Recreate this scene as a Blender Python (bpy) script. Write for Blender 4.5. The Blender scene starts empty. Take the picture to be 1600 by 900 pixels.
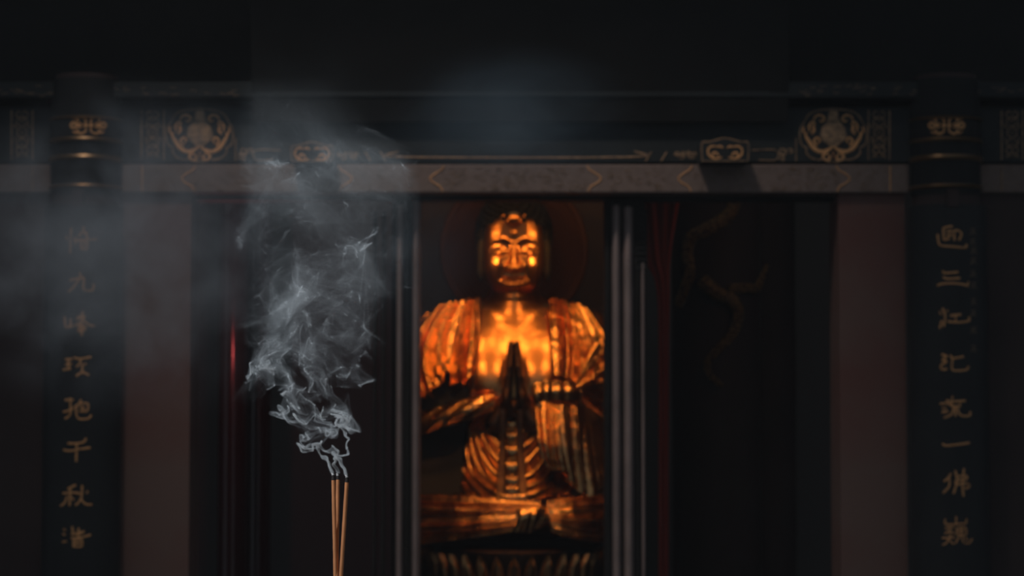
import bpy, bmesh, math, random
import numpy as np
from mathutils import Vector, Matrix

# ------------------------------------------------------------------ camera, world, lights, exposure
C = bpy.context.scene.collection
SC = bpy.context.scene
F_PX = 1600 * 80.0 / 36.0
CAM_Z, PITCH = 1.6, math.radians(3.0)
BD = 16.2                                     # distance of the statue
cam = bpy.data.cameras.new('camera')
cam.lens, cam.sensor_width = 80.0, 36.0
cam.dof.use_dof = True
cam.dof.focus_distance = 2.2
cam.dof.aperture_fstop = 16.0
cam.clip_end = 200
cam_o = bpy.data.objects.new('camera', cam)
C.objects.link(cam_o)
cam_o.location = (0, 0, CAM_Z)
cam_o.rotation_euler = (math.pi / 2 + PITCH, 0, 0)
SC.camera = cam_o
SC.view_settings.view_transform = 'Standard'
SC.view_settings.look = 'None'
SC.view_settings.exposure = 0.0
SC.view_settings.gamma = 1.0
SC.view_settings.use_curve_mapping = False
SC.cycles.transparent_max_bounces = 96
SC.cycles.max_bounces = 8
SC.cycles.volume_bounces = 1
SC.cycles.use_denoising = True

w = bpy.data.worlds.new('dusk_sky')
SC.world = w
w.use_nodes = True
WORLD_COL, WORLD_STR = (0.78, 0.88, 1.0), 0.105
w.node_tree.nodes['Background'].inputs[0].default_value = (*WORLD_COL, 1)
w.node_tree.nodes['Background'].inputs[1].default_value = WORLD_STR


def P(px, py, D):
    """world point seen at pixel (px, py) of the photograph, at distance D in front of the camera"""
    dx, dz = (px - 800.0) / F_PX, (450.0 - py) / F_PX
    cy, cz = math.cos(PITCH) - dz * math.sin(PITCH), math.sin(PITCH) + dz * math.cos(PITCH)
    t = D / cy
    return Vector((t * dx, D, CAM_Z + t * cz))


def lamp(name, kind, loc, target, power, col, size=0.1, spot=60, blend=0.6):
    d = bpy.data.lights.new(name, kind)
    d.energy = power
    d.color = col
    if kind == 'AREA':
        d.size = size
    elif kind == 'SPOT':
        d.shadow_soft_size = size
        d.spot_size, d.spot_blend = math.radians(spot), blend
    elif kind == 'SUN':
        d.angle = size
    else:
        d.shadow_soft_size = size
    o = bpy.data.objects.new(name, d)
    C.objects.link(o)
    o.location = loc
    v = Vector(target) - Vector(loc)
    o.rotation_euler = v.to_track_quat('-Z', 'Y').to_euler()
    return o


WARM = (1.0, 0.36, 0.075)
# lamps of the shrine: one high up behind the lintel, two at the sides at the height of the head, two high in the corners
lamp('shrine_lamp_top', 'AREA', (0.02, 15.15, 3.65), P(803, 540, BD - .25), 2.4, WARM, 0.3)
lamp('shrine_lamp_left', 'SPOT', (-0.70, 15.74, 2.77), P(803, 392, BD - .1), 8.5, WARM, 0.06, 40, 0.4)
lamp('shrine_lamp_right', 'SPOT', (0.72, 15.74, 2.77), P(803, 392, BD - .1), 8.5, WARM, 0.06, 40, 0.4)
lamp('shrine_lamp_corner_left', 'AREA', (-0.60, 15.0, 3.65), P(700, 560, BD - .2), 4.3, WARM, 0.14)
lamp('shrine_lamp_corner_right', 'AREA', (0.62, 15.0, 3.65), P(900, 560, BD - .2), 4.3, WARM, 0.14)
lamp('shrine_front_fill_left', 'SPOT', (-0.55, 14.42, 2.98), P(745, 730, BD - .5), 22, WARM, 0.06, 76, 0.6)  # added front pair, brightening the hanging sleeve and the lap
lamp('shrine_front_fill_right', 'SPOT', (0.57, 14.42, 2.98), P(861, 730, BD - .5), 22, WARM, 0.06, 76, 0.6)
# added weak fill deep in the hall, lifting the dark openings
lamp('hall_fill', 'AREA', (0, 17.9, 5.0), (0, 19.4, 1.5), 9.0, (1.0, 0.95, 0.9), 4.0)
# added spots for the courtyard daylight: one each on plume, left haze and facade
lamp('smoke_fill_spot', 'SPOT', (-2.6, 0.4, 3.4), P(512, 430, 2.2), 430, (0.84, 0.93, 1.0), 0.12, 15, 0.9)
lamp('left_haze_fill_spot', 'SPOT', (-4.2, 3.0, 5.0), P(200, 390, 6.0), 105, (0.95, 0.95, 1.0), 0.3, 24, 0.9)
lamp('facade_fill_spot', 'SPOT', (-2.6, 8.5, 13.0), (-0.45, 14, 2.75), 1650, (1.0, 0.86, 0.76), 0.7, 30, 1.0)
# added lamps: one brightens the right-bay curtain, one makes the left pillar's red streak
lamp('right_bay_fill', 'POINT', (2.4, 14.9, 3.4), (2.0, 17, 2), 2.8, (1.0, 0.5, 0.28), 0.15)
lamp('left_bay_streak_fill', 'POINT', (-1.99, 15.9, 2.40), (-2.0, 17, 2), 7.0, (1.0, 0.12, 0.12), 0.03)


# ------------------------------------------------------------------ materials
def mat(name, base, rough=0.6, metal=0.0, noise=None, bump=None, spec=0.3):
    """base colour, with optional large-scale wear (scale, second colour, amount) and bump (scale, strength, distance)"""
    m = bpy.data.materials.new(name)
    m.use_nodes = True
    nt = m.node_tree
    b = nt.nodes['Principled BSDF']
    b.inputs['Base Color'].default_value = (*base, 1)
    b.inputs['Roughness'].default_value = rough
    b.inputs['Metallic'].default_value = metal
    b.inputs['Specular IOR Level'].default_value = spec
    tc = nt.nodes.new('ShaderNodeTexCoord')
    if noise:
        sc, col2, lo, hi = noise
        n = nt.nodes.new('ShaderNodeTexNoise')
        n.inputs['Scale'].default_value = sc
        n.inputs['Detail'].default_value = 6
        r = nt.nodes.new('ShaderNodeMapRange')
        r.inputs[1].default_value, r.inputs[2].default_value = lo, hi
        mx = nt.nodes.new('ShaderNodeMix')
        mx.data_type = 'RGBA'
        mx.inputs[6].default_value = (*base, 1)
        mx.inputs[7].default_value = (*col2, 1)
        nt.links.new(tc.outputs['Object'], n.inputs['Vector'])
        nt.links.new(n.outputs['Fac'], r.inputs[0])
        nt.links.new(r.outputs[0], mx.inputs[0])
        nt.links.new(mx.outputs[2], b.inputs['Base Color'])
    if bump:
        sc, st, dist = bump
        n2 = nt.nodes.new('ShaderNodeTexNoise')
        n2.inputs['Scale'].default_value = sc
        n2.inputs['Detail'].default_value = 4
        bp = nt.nodes.new('ShaderNodeBump')
        bp.inputs['Strength'].default_value = st
        bp.inputs['Distance'].default_value = dist
        nt.links.new(tc.outputs['Object'], n2.inputs['Vector'])
        nt.links.new(n2.outputs['Fac'], bp.inputs['Height'])
        nt.links.new(bp.outputs['Normal'], b.inputs['Normal'])
    return m


M = {}
M['gold'] = mat('gilded_bronze', (0.96, 0.60, 0.25), 0.24, 1.0, (9, (0.50, 0.26, 0.09), 0.45, 0.75), (22, 0.35, 0.02))
M['gold_skin'] = mat('gilded_skin', (0.94, 0.50, 0.18), 0.30, 1.0, (7, (0.6, 0.32, 0.11), 0.5, 0.8), (12, 0.22, 0.02))
M['dark_gold'] = mat('dark_gilding', (0.17, 0.105, 0.06), 0.42, 1.0, (9, (0.07, 0.05, 0.04), 0.4, 0.7), (26, 0.3, 0.015))  # darker gilding of the hands, sash, robe edge and pedestal core
M['petal'] = mat('worn_gilt_petals', (0.55, 0.33, 0.14), 0.33, 1.0, (9, (0.25, 0.15, 0.07), 0.4, 0.7), (26, 0.3, 0.015))
M['hair'] = mat('dark_blue_hair', (0.012, 0.016, 0.024), 0.65, 0, None, None, 0.1)
M['teal_wood'] = mat('dark_teal_paint', (0.035, 0.042, 0.045), 0.75, 0, (3, (0.025, 0.031, 0.034), 0.4, 0.7), (40, 0.1, 0.004))
M['brown_beam'] = mat('faded_brown_paint', (0.26, 0.195, 0.17), 0.8, 0, (26, (0.215, 0.158, 0.136), 0.4, 0.7), (40, 0.15, 0.004))
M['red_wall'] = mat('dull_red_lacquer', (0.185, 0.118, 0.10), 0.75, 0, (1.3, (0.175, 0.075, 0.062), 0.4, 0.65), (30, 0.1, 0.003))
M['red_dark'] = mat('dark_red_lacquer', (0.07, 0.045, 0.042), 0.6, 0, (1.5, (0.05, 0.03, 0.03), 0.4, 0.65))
M['board'] = mat('black_lacquer_board', (0.026, 0.029, 0.032), 0.55, 0, (2.5, (0.020, 0.022, 0.025), 0.4, 0.65))
M['gold_paint'] = mat('dull_gold_leaf', (0.95, 0.50, 0.21), 0.6, 0.1, (25, (0.45, 0.24, 0.11), 0.5, 0.8))
M['ring'] = mat('rubbed_gold_ring', (0.30, 0.19, 0.10), 0.38, 0.85)
M['collar'] = mat('black_teal_paint', (0.014, 0.016, 0.018), 0.75)
M['gold_faint'] = mat('worn_gold_line', (0.55, 0.35, 0.20), 0.6, 0.15, (30, (0.2, 0.14, 0.1), 0.4, 0.7))
M['gold_dim'] = mat('very_worn_gold_line', (0.28, 0.19, 0.12), 0.7, 0.1, (30, (0.18, 0.13, 0.11), 0.4, 0.7))
M['jamb'] = mat('grey_brown_moulding', (0.38, 0.30, 0.285), 0.5, 0, (5, (0.27, 0.22, 0.21), 0.4, 0.7))
M['dark_wood'] = mat('near_black_wood', (0.016, 0.016, 0.016), 0.8, 0, (4, (0.011, 0.011, 0.011), 0.4, 0.7))
M['stone'] = mat('dark_paving', (0.08, 0.08, 0.085), 0.8, 0, (2, (0.05, 0.05, 0.055), 0.4, 0.7))
M['plaster'] = mat('sooty_wall', (0.2, 0.2, 0.205), 0.9)
M['niche'] = mat('dusky_niche_wall', (0.11, 0.10, 0.10), 0.9)
M['lining_shade'] = mat('dark_blue_lining_shade', (0.03, 0.036, 0.042), 0.7)  # dark tone standing in for shade on the ears and in robe hollows
M['red_cloth'] = mat('red_curtain_cloth', (0.50, 0.065, 0.04), 0.85)
M['red_gloss'] = mat('glossy_red_lacquer', (0.05, 0.008, 0.008), 0.2, 0.0, None, None, 0.8)
M['halo'] = mat('brown_gilt_halo', (0.06, 0.032, 0.026), 0.7)
M['scale_gold'] = mat('dull_gold_scales', (0.42, 0.25, 0.09), 0.5, 0.4, (55, (0.06, 0.03, 0.015), 0.42, 0.6))
M['incense'] = mat('red_brown_incense', (0.56, 0.215, 0.085), 0.8, 0, (60, (0.44, 0.17, 0.07), 0.4, 0.7))
M['char'] = mat('charred_incense', (0.03, 0.022, 0.02), 0.9)
M['ash'] = mat('pale_ash', (0.62, 0.58, 0.56), 0.95, 0, (400, (0.3, 0.28, 0.27), 0.4, 0.7))
M['bronze'] = mat('old_bronze', (0.10, 0.08, 0.05), 0.5, 0.8)


# ------------------------------------------------------------------ building helpers
def link(o):
    C.objects.link(o)
    return o


def tag(o, label=None, cat=None, group=None, kind=None):
    for k, v in (('label', label), ('category', cat), ('group', group), ('kind', kind)):
        if v:
            o[k] = v
    return o


def empty(name, loc, label, cat, group=None):
    o = bpy.data.objects.new(name, None)
    o.empty_display_size = 0.05
    link(o)
    o.location = loc
    return tag(o, label, cat, group)


class MB:
    def __init__(self):
        self.v, self.f = [], []

    def add(self, verts, faces):
        n = len(self.v)
        self.v.extend([tuple(p) for p in verts])
        self.f.extend([tuple(i + n for i in q) for q in faces])

    def box(self, lo, hi):
        x0, y0, z0 = lo
        x1, y1, z1 = hi
        self.add([(x0, y0, z0), (x1, y0, z0), (x1, y1, z0), (x0, y1, z0), (x0, y0, z1), (x1, y0, z1), (x1, y1, z1), (x0, y1, z1)],
                 [(0, 3, 2, 1), (4, 5, 6, 7), (0, 1, 5, 4), (1, 2, 6, 5), (2, 3, 7, 6), (3, 0, 4, 7)])

    def lathe(self, c, prof, n=40, a0=0.0, a1=2 * math.pi, sx=1.0, sy=1.0):
        """prof: list of (radius, z); closed round z through c"""
        full = abs(a1 - a0 - 2 * math.pi) < 1e-6
        cols = n if full else n + 1
        vs, fs = [], []
        for j, (r, z) in enumerate(prof):
            for i in range(cols):
                a = a0 + (a1 - a0) * i / n
                vs.append((c[0] + sx * r * math.cos(a), c[1] + sy * r * math.sin(a), c[2] + z))
        for j in range(len(prof) - 1):
            for i in range(n):
                k = (i + 1) % cols
                fs.append((j * cols + i, j * cols + k, (j + 1) * cols + k, (j + 1) * cols + i))
        if full:
            fs.append(tuple(reversed(range(cols))))
            fs.append(tuple((len(prof) - 1) * cols + i for i in range(cols)))
        self.add(vs, fs)

    def tube(self, pts, rad, n=10, flat=None):
        """round tube through 3D points; rad is a number or one per point"""
        pts = [Vector(p) for p in pts]
        if not hasattr(rad, '__len__'):
            rad = [rad] * len(pts)
        t0 = (pts[1] - pts[0]).normalized()
        up = Vector((0, -1, 0)) if abs(t0.y) < 0.9 else Vector((1, 0, 0))
        vs, fs = [], []
        for i, p in enumerate(pts):
            t = (pts[min(i + 1, len(pts) - 1)] - pts[max(i - 1, 0)]).normalized()
            a = t.cross(up)
            if a.length < 1e-6:
                a = t.orthogonal()
            a.normalize()
            b = a.cross(t).normalized()
            up = b
            for k in range(n):
                an = 2 * math.pi * k / n
                vs.append(p + (a * math.cos(an) + b * math.sin(an)) * rad[i])
        for i in range(len(pts) - 1):
            for k in range(n):
                l = (k + 1) % n
                fs.append((i * n + k, i * n + l, (i + 1) * n + l, (i + 1) * n + k))
        fs.append(tuple(reversed(range(n))))
        fs.append(tuple((len(pts) - 1) * n + k for k in range(n)))
        self.add(vs, fs)

    def build(self, name, m, parent=None, smooth=True, base=None):
        me = bpy.data.meshes.new(name)
        off = Vector(base) if base is not None else Vector((0, 0, 0))
        if parent is not None and base is None:
            off = parent.matrix_world.translation if parent.parent is None else parent.location
            if parent.parent is not None:
                off = parent.location + parent.parent.location
            off = Vector(off) if parent.parent is not None else Vector(parent.location)
        vs = [(p[0] - off.x, p[1] - off.y, p[2] - off.z) for p in self.v]
        me.from_pydata(vs, [], self.f)
        me.validate()
        bm = bmesh.new()
        bm.from_mesh(me)
        bmesh.ops.recalc_face_normals(bm, faces=bm.faces[:])
        bm.to_mesh(me)
        bm.free()
        if smooth:
            me.polygons.foreach_set('use_smooth', [True] * len(me.polygons))
            try:
                me.set_sharp_from_angle(angle=math.radians(42))
            except Exception:
                pass
        me.materials.append(m)
        o = bpy.data.objects.new(name, me)
        link(o)
        if parent is not None:
            o.parent = parent
        elif base is not None:
            o.location = base
        return o


def top(mb, name, m, label=None, cat=None, group=None, kind=None, smooth=True):
    """top-level object whose origin sits at the base of its own shape"""
    a = np.array(mb.v)
    lo, hi = a.min(0), a.max(0)
    o = mb.build(name, m, None, smooth, base=((lo[0] + hi[0]) / 2, (lo[1] + hi[1]) / 2, lo[2]))
    return tag(o, label, cat, group, kind)


def catmull(pts, step):
    """resample a polyline of tuples as a Catmull-Rom spline"""
    p = np.array(pts, float)
    if len(p) == 2:
        n = max(2, int(np.linalg.norm((p[1] - p[0])[:2]) / step))
        return np.array([p[0] + (p[1] - p[0]) * i / n for i in range(n + 1)])
    q = np.vstack([2 * p[0] - p[1], p, 2 * p[-1] - p[-2]])
    out = []
    for i in range(1, len(q) - 2):
        a, b, c, d = q[i - 1], q[i], q[i + 1], q[i + 2]
        n = max(2, int(np.linalg.norm((c - b)[:2]) / step))
        for k in range(n):
            t = k / n
            out.append(0.5 * (2 * b + (c - a) * t + (2 * a - 5 * b + 4 * c - d) * t * t + (3 * b - a - 3 * c + d) * t ** 3))
    out.append(p[-1])
    return np.array(out)


def stroke(mb, pts, wd, fn, h=0.006, step=1.5, taper=0.6):
    """raised rounded stroke; pts in photo pixels, wd width in pixels (number or one per point), fn(px,py,h)->world"""
    if not hasattr(wd, '__len__'):
        wd = [wd] * len(pts)
    c = catmull([(p[0], p[1], q) for p, q in zip(pts, wd)], step)
    t = np.gradient(c[:, :2], axis=0)
    t /= np.maximum(np.linalg.norm(t, axis=1, keepdims=True), 1e-6)
    nrm = np.stack([-t[:, 1], t[:, 0]], 1)
    n = len(c)
    hw = np.maximum(c[:, 2], 0.3) / 2
    endw = np.ones(n)
    endw[0] = endw[-1] = taper
    vs, fs = [], []
    prof = ((-1, -0.3), (-0.75, 0.7), (0, 1.0), (0.75, 0.7), (1, -0.3))
    for i in range(n):
        for a, hh in prof:
            x, y = c[i, :2] + nrm[i] * hw[i] * a * endw[i]
            vs.append(fn(x, y, h * hh))
    k = len(prof)
    for i in range(n - 1):
        for j in range(k - 1):
            fs.append((i * k + j, i * k + j + 1, (i + 1) * k + j + 1, (i + 1) * k + j))
    fs.append(tuple(range(k)))
    fs.append(tuple((n - 1) * k + j for j in range(k)))
    mb.add(vs, fs)


def plate(mb, pts, fn, h=0.006):
    """raised filled outline"""
    n = len(pts)
    cx, cy = sum(p[0] for p in pts) / n, sum(p[1] for p in pts) / n
    vs = [fn(x, y, -0.002) for x, y in pts] + [fn(cx + (x - cx) * .9, cy + (y - cy) * .9, h) for x, y in pts] + [fn(cx, cy, h * 1.3)]
    fs = []
    for i in range(n):
        j = (i + 1) % n
        fs += [(i, j, n + j, n + i), (n + i, n + j, 2 * n)]
    mb.add(vs, fs)


def surface_nets(Fv, org, h):
    """vertices and quads of the zero set of a sampled distance field (negative inside)"""
    s = Fv < 0
    nx, ny, nz = Fv.shape
    cnt = np.zeros((nx - 1, ny - 1, nz - 1))
    acc = np.zeros((nx - 1, ny - 1, nz - 1, 3))

    def sl(d):
        return tuple(slice(k, n - 1 + k) for k, n in zip(d, (nx, ny, nz)))
    corners = [(i, j, k) for i in (0, 1) for j in (0, 1) for k in (0, 1)]
    for a in corners:
        for ax in range(3):
            if a[ax]:
                continue
            b = list(a)
            b[ax] = 1
            fa, fb = Fv[sl(a)], Fv[sl(b)]
            m = (fa < 0) != (fb < 0)
            t = np.where(m, fa / np.where(m, fa - fb, 1), 0)
            cnt += m
            for q in range(3):
                acc[..., q] += np.where(m, a[q] + (t if q == ax else 0), 0)
    act = cnt > 0
    idx = -np.ones(act.shape, int)
    ii = np.argwhere(act)
    idx[act] = np.arange(len(ii))
    V = (acc[act] / cnt[act][:, None] + ii) * h + np.array(org)
    faces = []
    for ax in range(3):
        a = [slice(1, -1)] * 3
        a[ax] = slice(0, -1)
        b = list(a)
        b[ax] = slice(1, None)
        m = s[tuple(a)] != s[tuple(b)]
        flip = s[tuple(a)][m]
        e = np.argwhere(m)
        off = np.ones(3, int)
        off[ax] = 0
        e = e + off
        u, v = [q for q in range(3) if q != ax]
        du, dv = np.zeros(3, int), np.zeros(3, int)
        du[u], dv[v] = 1, 1
        ok = np.ones(len(e), bool)
        for q in range(3):
            ok &= (e[:, q] < act.shape[q])
        e, flip = e[ok], flip[ok]
        g = lambda d: idx[tuple((e - d).T)]
        Q = np.stack([g(0 * du), g(du), g(du + dv), g(dv)], 1)
        if ax == 1:
            flip = ~flip
        Q[flip] = Q[flip][:, ::-1]
        faces.append(Q)
    Q = np.vstack(faces)
    Q = Q[(Q >= 0).all(1)]
    return V, Q


def smin(a, b, k):
    h = np.clip(0.5 + 0.5 * (b - a) / k, 0, 1)
    return b * (1 - h) + a * h - k * h * (1 - h)


class Field:
    """distance field on a grid in statue units (x right, f towards the viewer, z up)"""
    def __init__(self, lo, hi, h):
        self.lo, self.h = lo, h
        ax = [np.arange(a, b + h, h) for a, b in zip(lo, hi)]
        self.X, self.Y, self.Z = np.meshgrid(*ax, indexing='ij')
        self.F = np.full(self.X.shape, 1e3)

    def ell(self, c, r, k=6):
        qx, qy, qz = (self.X - c[0]) / r[0], (self.Y - c[1]) / r[1], (self.Z - c[2]) / r[2]
        k0 = np.sqrt(qx ** 2 + qy ** 2 + qz ** 2)
        k1 = np.sqrt((qx / r[0]) ** 2 + (qy / r[1]) ** 2 + (qz / r[2]) ** 2)
        self.F = smin(self.F, k0 * (k0 - 1) / np.maximum(k1, 1e-6), k)

    def tell(self, c, r, deg, k=6):
        """ellipsoid leaning back by deg"""
        ca, sa = math.cos(math.radians(deg)), math.sin(math.radians(deg))
        qx, n, t = (self.X - c[0]) / r[0], (self.Y - c[1]) * ca + (self.Z - c[2]) * sa, -(self.Y - c[1]) * sa + (self.Z - c[2]) * ca
        k0 = np.sqrt(qx ** 2 + (n / r[1]) ** 2 + (t / r[2]) ** 2)
        k1 = np.sqrt((qx / r[0]) ** 2 + (n / r[1] ** 2) ** 2 + (t / r[2] ** 2) ** 2)
        self.F = smin(self.F, k0 * (k0 - 1) / np.maximum(k1, 1e-6), k)

    def cap(self, a, b, ra, rb, k=6):
        a, b = np.array(a, float), np.array(b, float)
        d = b - a
        t = np.clip(((self.X - a[0]) * d[0] + (self.Y - a[1]) * d[1] + (self.Z - a[2]) * d[2]) / (d @ d), 0, 1)
        r = ra + (rb - ra) * t
        self.F = smin(self.F, np.sqrt((self.X - a[0] - t * d[0]) ** 2 + (self.Y - a[1] - t * d[1]) ** 2 + (self.Z - a[2] - t * d[2]) ** 2) - r, k)

    def mesh(self):
        return surface_nets(self.F, self.lo, self.h)


# statue space: px, py as in the photograph at the statue's distance, f in the same unit towards the viewer
S_U = BD / F_PX
BC = P(803, 600, BD)


def L(px, py, f):
    return (BC.x + (px - 803) * S_U, BD - f * S_U, BC.z + (600 - py) * S_U)


def L3(v):
    v = np.asarray(v, float)
    return np.stack([BC.x + v[:, 0] * S_U, BD - v[:, 1] * S_U, BC.z + v[:, 2] * S_U], 1)


def cr_eval(p, t):
    """Catmull-Rom through rows of p (n, ...) at parameters t in 0..1"""
    n = len(p)
    q = np.concatenate([[2 * p[0] - p[1]], p, [2 * p[-1] - p[-2]]])
    s = np.clip(t, 0, 1) * (n - 1)
    i = np.minimum(s.astype(int), n - 2)
    u = (s - i).reshape((-1,) + (1,) * (p.ndim - 1))
    a, b, c, d = q[i], q[i + 1], q[i + 2], q[i + 3]
    return 0.5 * (2 * b + (c - a) * u + (2 * a - 5 * b + 4 * c - d) * u * u + (3 * b - a - 3 * c + d) * u ** 3)


def loft(mb, rows, nu, nv, disp=None, thick=5.0, world=L):
    """cloth panel: rows of (px,py,f) control points (all rows equally long), disp(u,v)->height; u runs along a row, v across rows"""
    G = np.array(rows, float)
    u, v = np.linspace(0, 1, nu), np.linspace(0, 1, nv)
    A = cr_eval(G, v)                                   # nv, m, 3
    A = np.swapaxes(cr_eval(np.swapaxes(A, 0, 1), u), 0, 1)   # nv, nu, 3
    du, dv = np.gradient(A, axis=1), np.gradient(A, axis=0)
    N = np.cross(du, dv)
    N /= np.maximum(np.linalg.norm(N, axis=2, keepdims=True), 1e-9)
    N[N[..., 2].mean() < 0] = N[N[..., 2].mean() < 0]
    if N[..., 2].mean() < 0:
        N = -N
    if disp is not None:
        U, V = np.meshgrid(u, v)
        A = A + N * disp(U, V)[..., None]
    B = A - N * thick
    vs = [world(*p) for p in A.reshape(-1, 3)] + [world(*p) for p in B.reshape(-1, 3)]
    fs, o = [], nu * nv
    for j in range(nv - 1):
        for i in range(nu - 1):
            a, b, c, d = j * nu + i, j * nu + i + 1, (j + 1) * nu + i + 1, (j + 1) * nu + i
            fs += [(a, b, c, d), (o + d, o + c, o + b, o + a)]
    for j in range(nv - 1):
        for i in (0, nu - 1):
            a, b = j * nu + i, (j + 1) * nu + i
            fs.append((a, b, o + b, o + a))
    for i in range(nu - 1):
        for j in (0, nv - 1):
            a, b = j * nu + i, j * nu + i + 1
            fs.append((a, b, o + b, o + a))
    mb.add(vs, fs)


def pleats(n, amp, seed, grow=0.6, sharp=0.7):
    """irregular folds running along v; height amp growing away from v=0"""
    rng = random.Random(seed)
    ph = [rng.uniform(0, 6.28) for _ in range(5)]

    def d(U, V):
        uu = U + (0.40 / n) * np.sin(2.3 * U * 6.28 + ph[0] + 1.3 * V) + (0.2 / n) * np.sin(5.1 * U * 6.28 + ph[1])
        r = np.abs(np.sin(math.pi * n * uu + ph[2])) ** sharp
        r2 = np.abs(np.sin(math.pi * n * .47 * uu + ph[3])) ** 0.8
        g = (1 - grow) + grow * V
        dents = np.sin(11 * V + 9 * U + ph[1]) * np.sin(17 * V - 13 * U + ph[4])
        return amp * g * (r - 0.5 + 0.7 * (r2 - 0.5) + 0.10 * dents)
    return d


# ------------------------------------------------------------------ setting
FD = 14.0                                       # facade plane
PX = FD / F_PX


def face(px, py, h):                            # on the front of the beams
    return P(px, py, FD - h)


def slab(px0, px1, py0, py1, D0, D1, pyref=None):
    """box whose front face at distance D0 spans the given photo pixels, running back to D1"""
    a, b = P(px0, (py0 + py1) / 2 if pyref is None else pyref, D0), P(px1, (py0 + py1) / 2 if pyref is None else pyref, D0)
    z0, z1 = P(px0, py1, D0).z, P(px0, py0, D0).z
    m = MB()
    m.box((a.x, D0, z0), (b.x, D1, z1))
    return m


def box_obj(name, m, lo, hi, kind='structure'):
    b = MB()
    b.box(lo, hi)
    return top(b, name, m, kind=kind, smooth=False)


box_obj('floor', M['stone'], (-14, -6, -0.2), (14, 21, 0.0))
box_obj('wall_back', M['plaster'], (-8, 19.5, 0), (8, 19.8, 6))
box_obj('wall_left', M['plaster'], (-8.2, 14.4, 0), (-8, 19.8, 6))
box_obj('wall_right', M['plaster'], (8, 14.4, 0), (8.2, 19.8, 6))
box_obj('ceiling', M['dark_wood'], (-8.2, 13.0, 5.2), (8.2, 19.8, 5.4))

# piers of dull red lacquer either side of the doors, and the side bays beyond the columns
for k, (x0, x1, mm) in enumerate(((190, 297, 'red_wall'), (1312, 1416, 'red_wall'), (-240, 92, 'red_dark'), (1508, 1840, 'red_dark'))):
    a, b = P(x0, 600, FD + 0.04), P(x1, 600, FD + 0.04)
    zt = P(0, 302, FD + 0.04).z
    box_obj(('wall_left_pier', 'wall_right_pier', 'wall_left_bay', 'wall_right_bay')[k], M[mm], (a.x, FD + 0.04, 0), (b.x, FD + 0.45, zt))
# slim mouldings on the inner edge of the piers
for k, (x0, x1) in enumerate(((298, 303), (1306, 1311))):
    a, b = P(x0, 600, FD + 0.17), P(x1, 600, FD + 0.17)
    box_obj('trim_%d' % (k + 1), M['red_wall'], (a.x, FD + 0.17, 0), (b.x, FD + 0.40, P(0, 320, FD + .17).z))


# ------------------------------------------------------------------ beams over the doorway
def ornaments():
    pass


def mirror_fn(cx, fn):
    return lambda x, y, h: fn(2 * cx - x, y, h)


def both(mb, cx, pts, wd, fn, h=0.006):
    stroke(mb, pts, wd, fn, h)
    stroke(mb, [(2 * cx - p[0], p[1]) for p in pts], wd, fn, h)


def medallion(parent, cx, cy):
    out = [(0, -42), (25, -39), (38, -33), (45, -22), (51, -10), (52, 6), (48, 16), (42, 19), (42, 27), (34, 35), (22, 38), (14, 35), (7, 41), (0, 40)]
    q = MB()
    both(q, cx, [(cx + x, cy + y) for x, y in out], 2.4, face)
    fr = q.build('medallion_outline', M['gold_faint'], parent)
    q = MB()
    half = [(0, -40), (7, -39), (8, -29), (10, -22)]
    plate(q, [(cx + x, cy + y) for x, y in half] + [(cx - x, cy + y) for x, y in reversed(half[1:])], face)
    for y0, w0, w1 in ((-22, 11, 17), (-14, 18, 20), (-6, 20, 22), (2, 22, 15)):
        plate(q, [(cx - w0, cy + y0), (cx + w0, cy + y0), (cx + w1, cy + y0 + 8.4), (cx - w1, cy + y0 + 8.4)], face, 0.004)
    plate(q, [(cx - 13, cy + 11), (cx + 13, cy + 11), (cx + 5, cy + 17), (cx - 5, cy + 17)], face)
    q.build('gilt_vase', M['gold_faint'], parent)
    q = MB()
    S = [([(0, 17), (9, 22), (20, 25), (31, 19), (38, 9), (43, 0), (41, -6)], [3, 4, 6, 7, 6, 4, 2]),
         ([(26, 16), (30, 8), (25, 3), (21, 8), (24, 12)], [4, 4, 3, 3, 2]),
         ([(3, 19), (10, 25), (16, 32), (12, 38), (6, 37), (6, 31), (10, 30)], [4, 5, 5, 4, 4, 3, 2]),
         ([(36, -6), (38, -14), (34, -21), (29, -19), (31, -15)], [2, 3, 3.5, 3, 2]),
         ([(31, -22), (28, -30), (20, -32), (14, -27), (18, -22), (22, -25)], [2, 3, 3.5, 3.5, 3, 2]),
         ([(44, -2), (47, -8), (45, -14)], [2, 3, 2]),
         ([(34, -2), (30, -8), (31, -14), (35, -13)], [3, 4, 3, 2]),
         ([(0, 24), (0, 36)], [3, 2])]
    for pts, wd in S:
        both(q, cx, [(cx + x, cy + y) for x, y in pts], wd, face)
    q.build('gilt_scrollwork', M['gold_paint'], parent)


def band(parent, x0, x1, y0=172, y1=250):
    q = MB()
    for x in (x0, x1):
        stroke(q, [(x, y0), (x, y1)], 2.6, face)
    q.build('gilt_border', M['gold_faint'], parent)
    q = MB()
    cx, cy, r = (x0 + x1) / 2, 207, 7.5
    stroke(q, [(cx + r * math.cos(a * math.pi / 6), cy + r * math.sin(a * math.pi / 6)) for a in range(13)], 2, face)
    stroke(q, [(cx - 1.5, cy), (cx + 1.5, cy)], 3.5, face)
    for sgn in (-1, 1):
        for pts in ([(0, 10), (6, 12), (9, 17), (6, 22), (2, 20), (3, 16)], [(0, 26), (4, 23), (9, 26), (8, 32), (3, 33), (3, 29)],
                    [(9, 6), (11, 10), (11, 14)], [(0, 24), (0, 36)], [(2, 38), (8, 36), (10, 40)]):
            p2 = [(cx + x, cy + sgn * y) for x, y in pts if y0 < cy + sgn * y < y1]
            if len(p2) > 1:
                both(q, cx, p2, 2.1, face)
    q.build('gilt_lattice', M['gold_faint'], parent)


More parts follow.
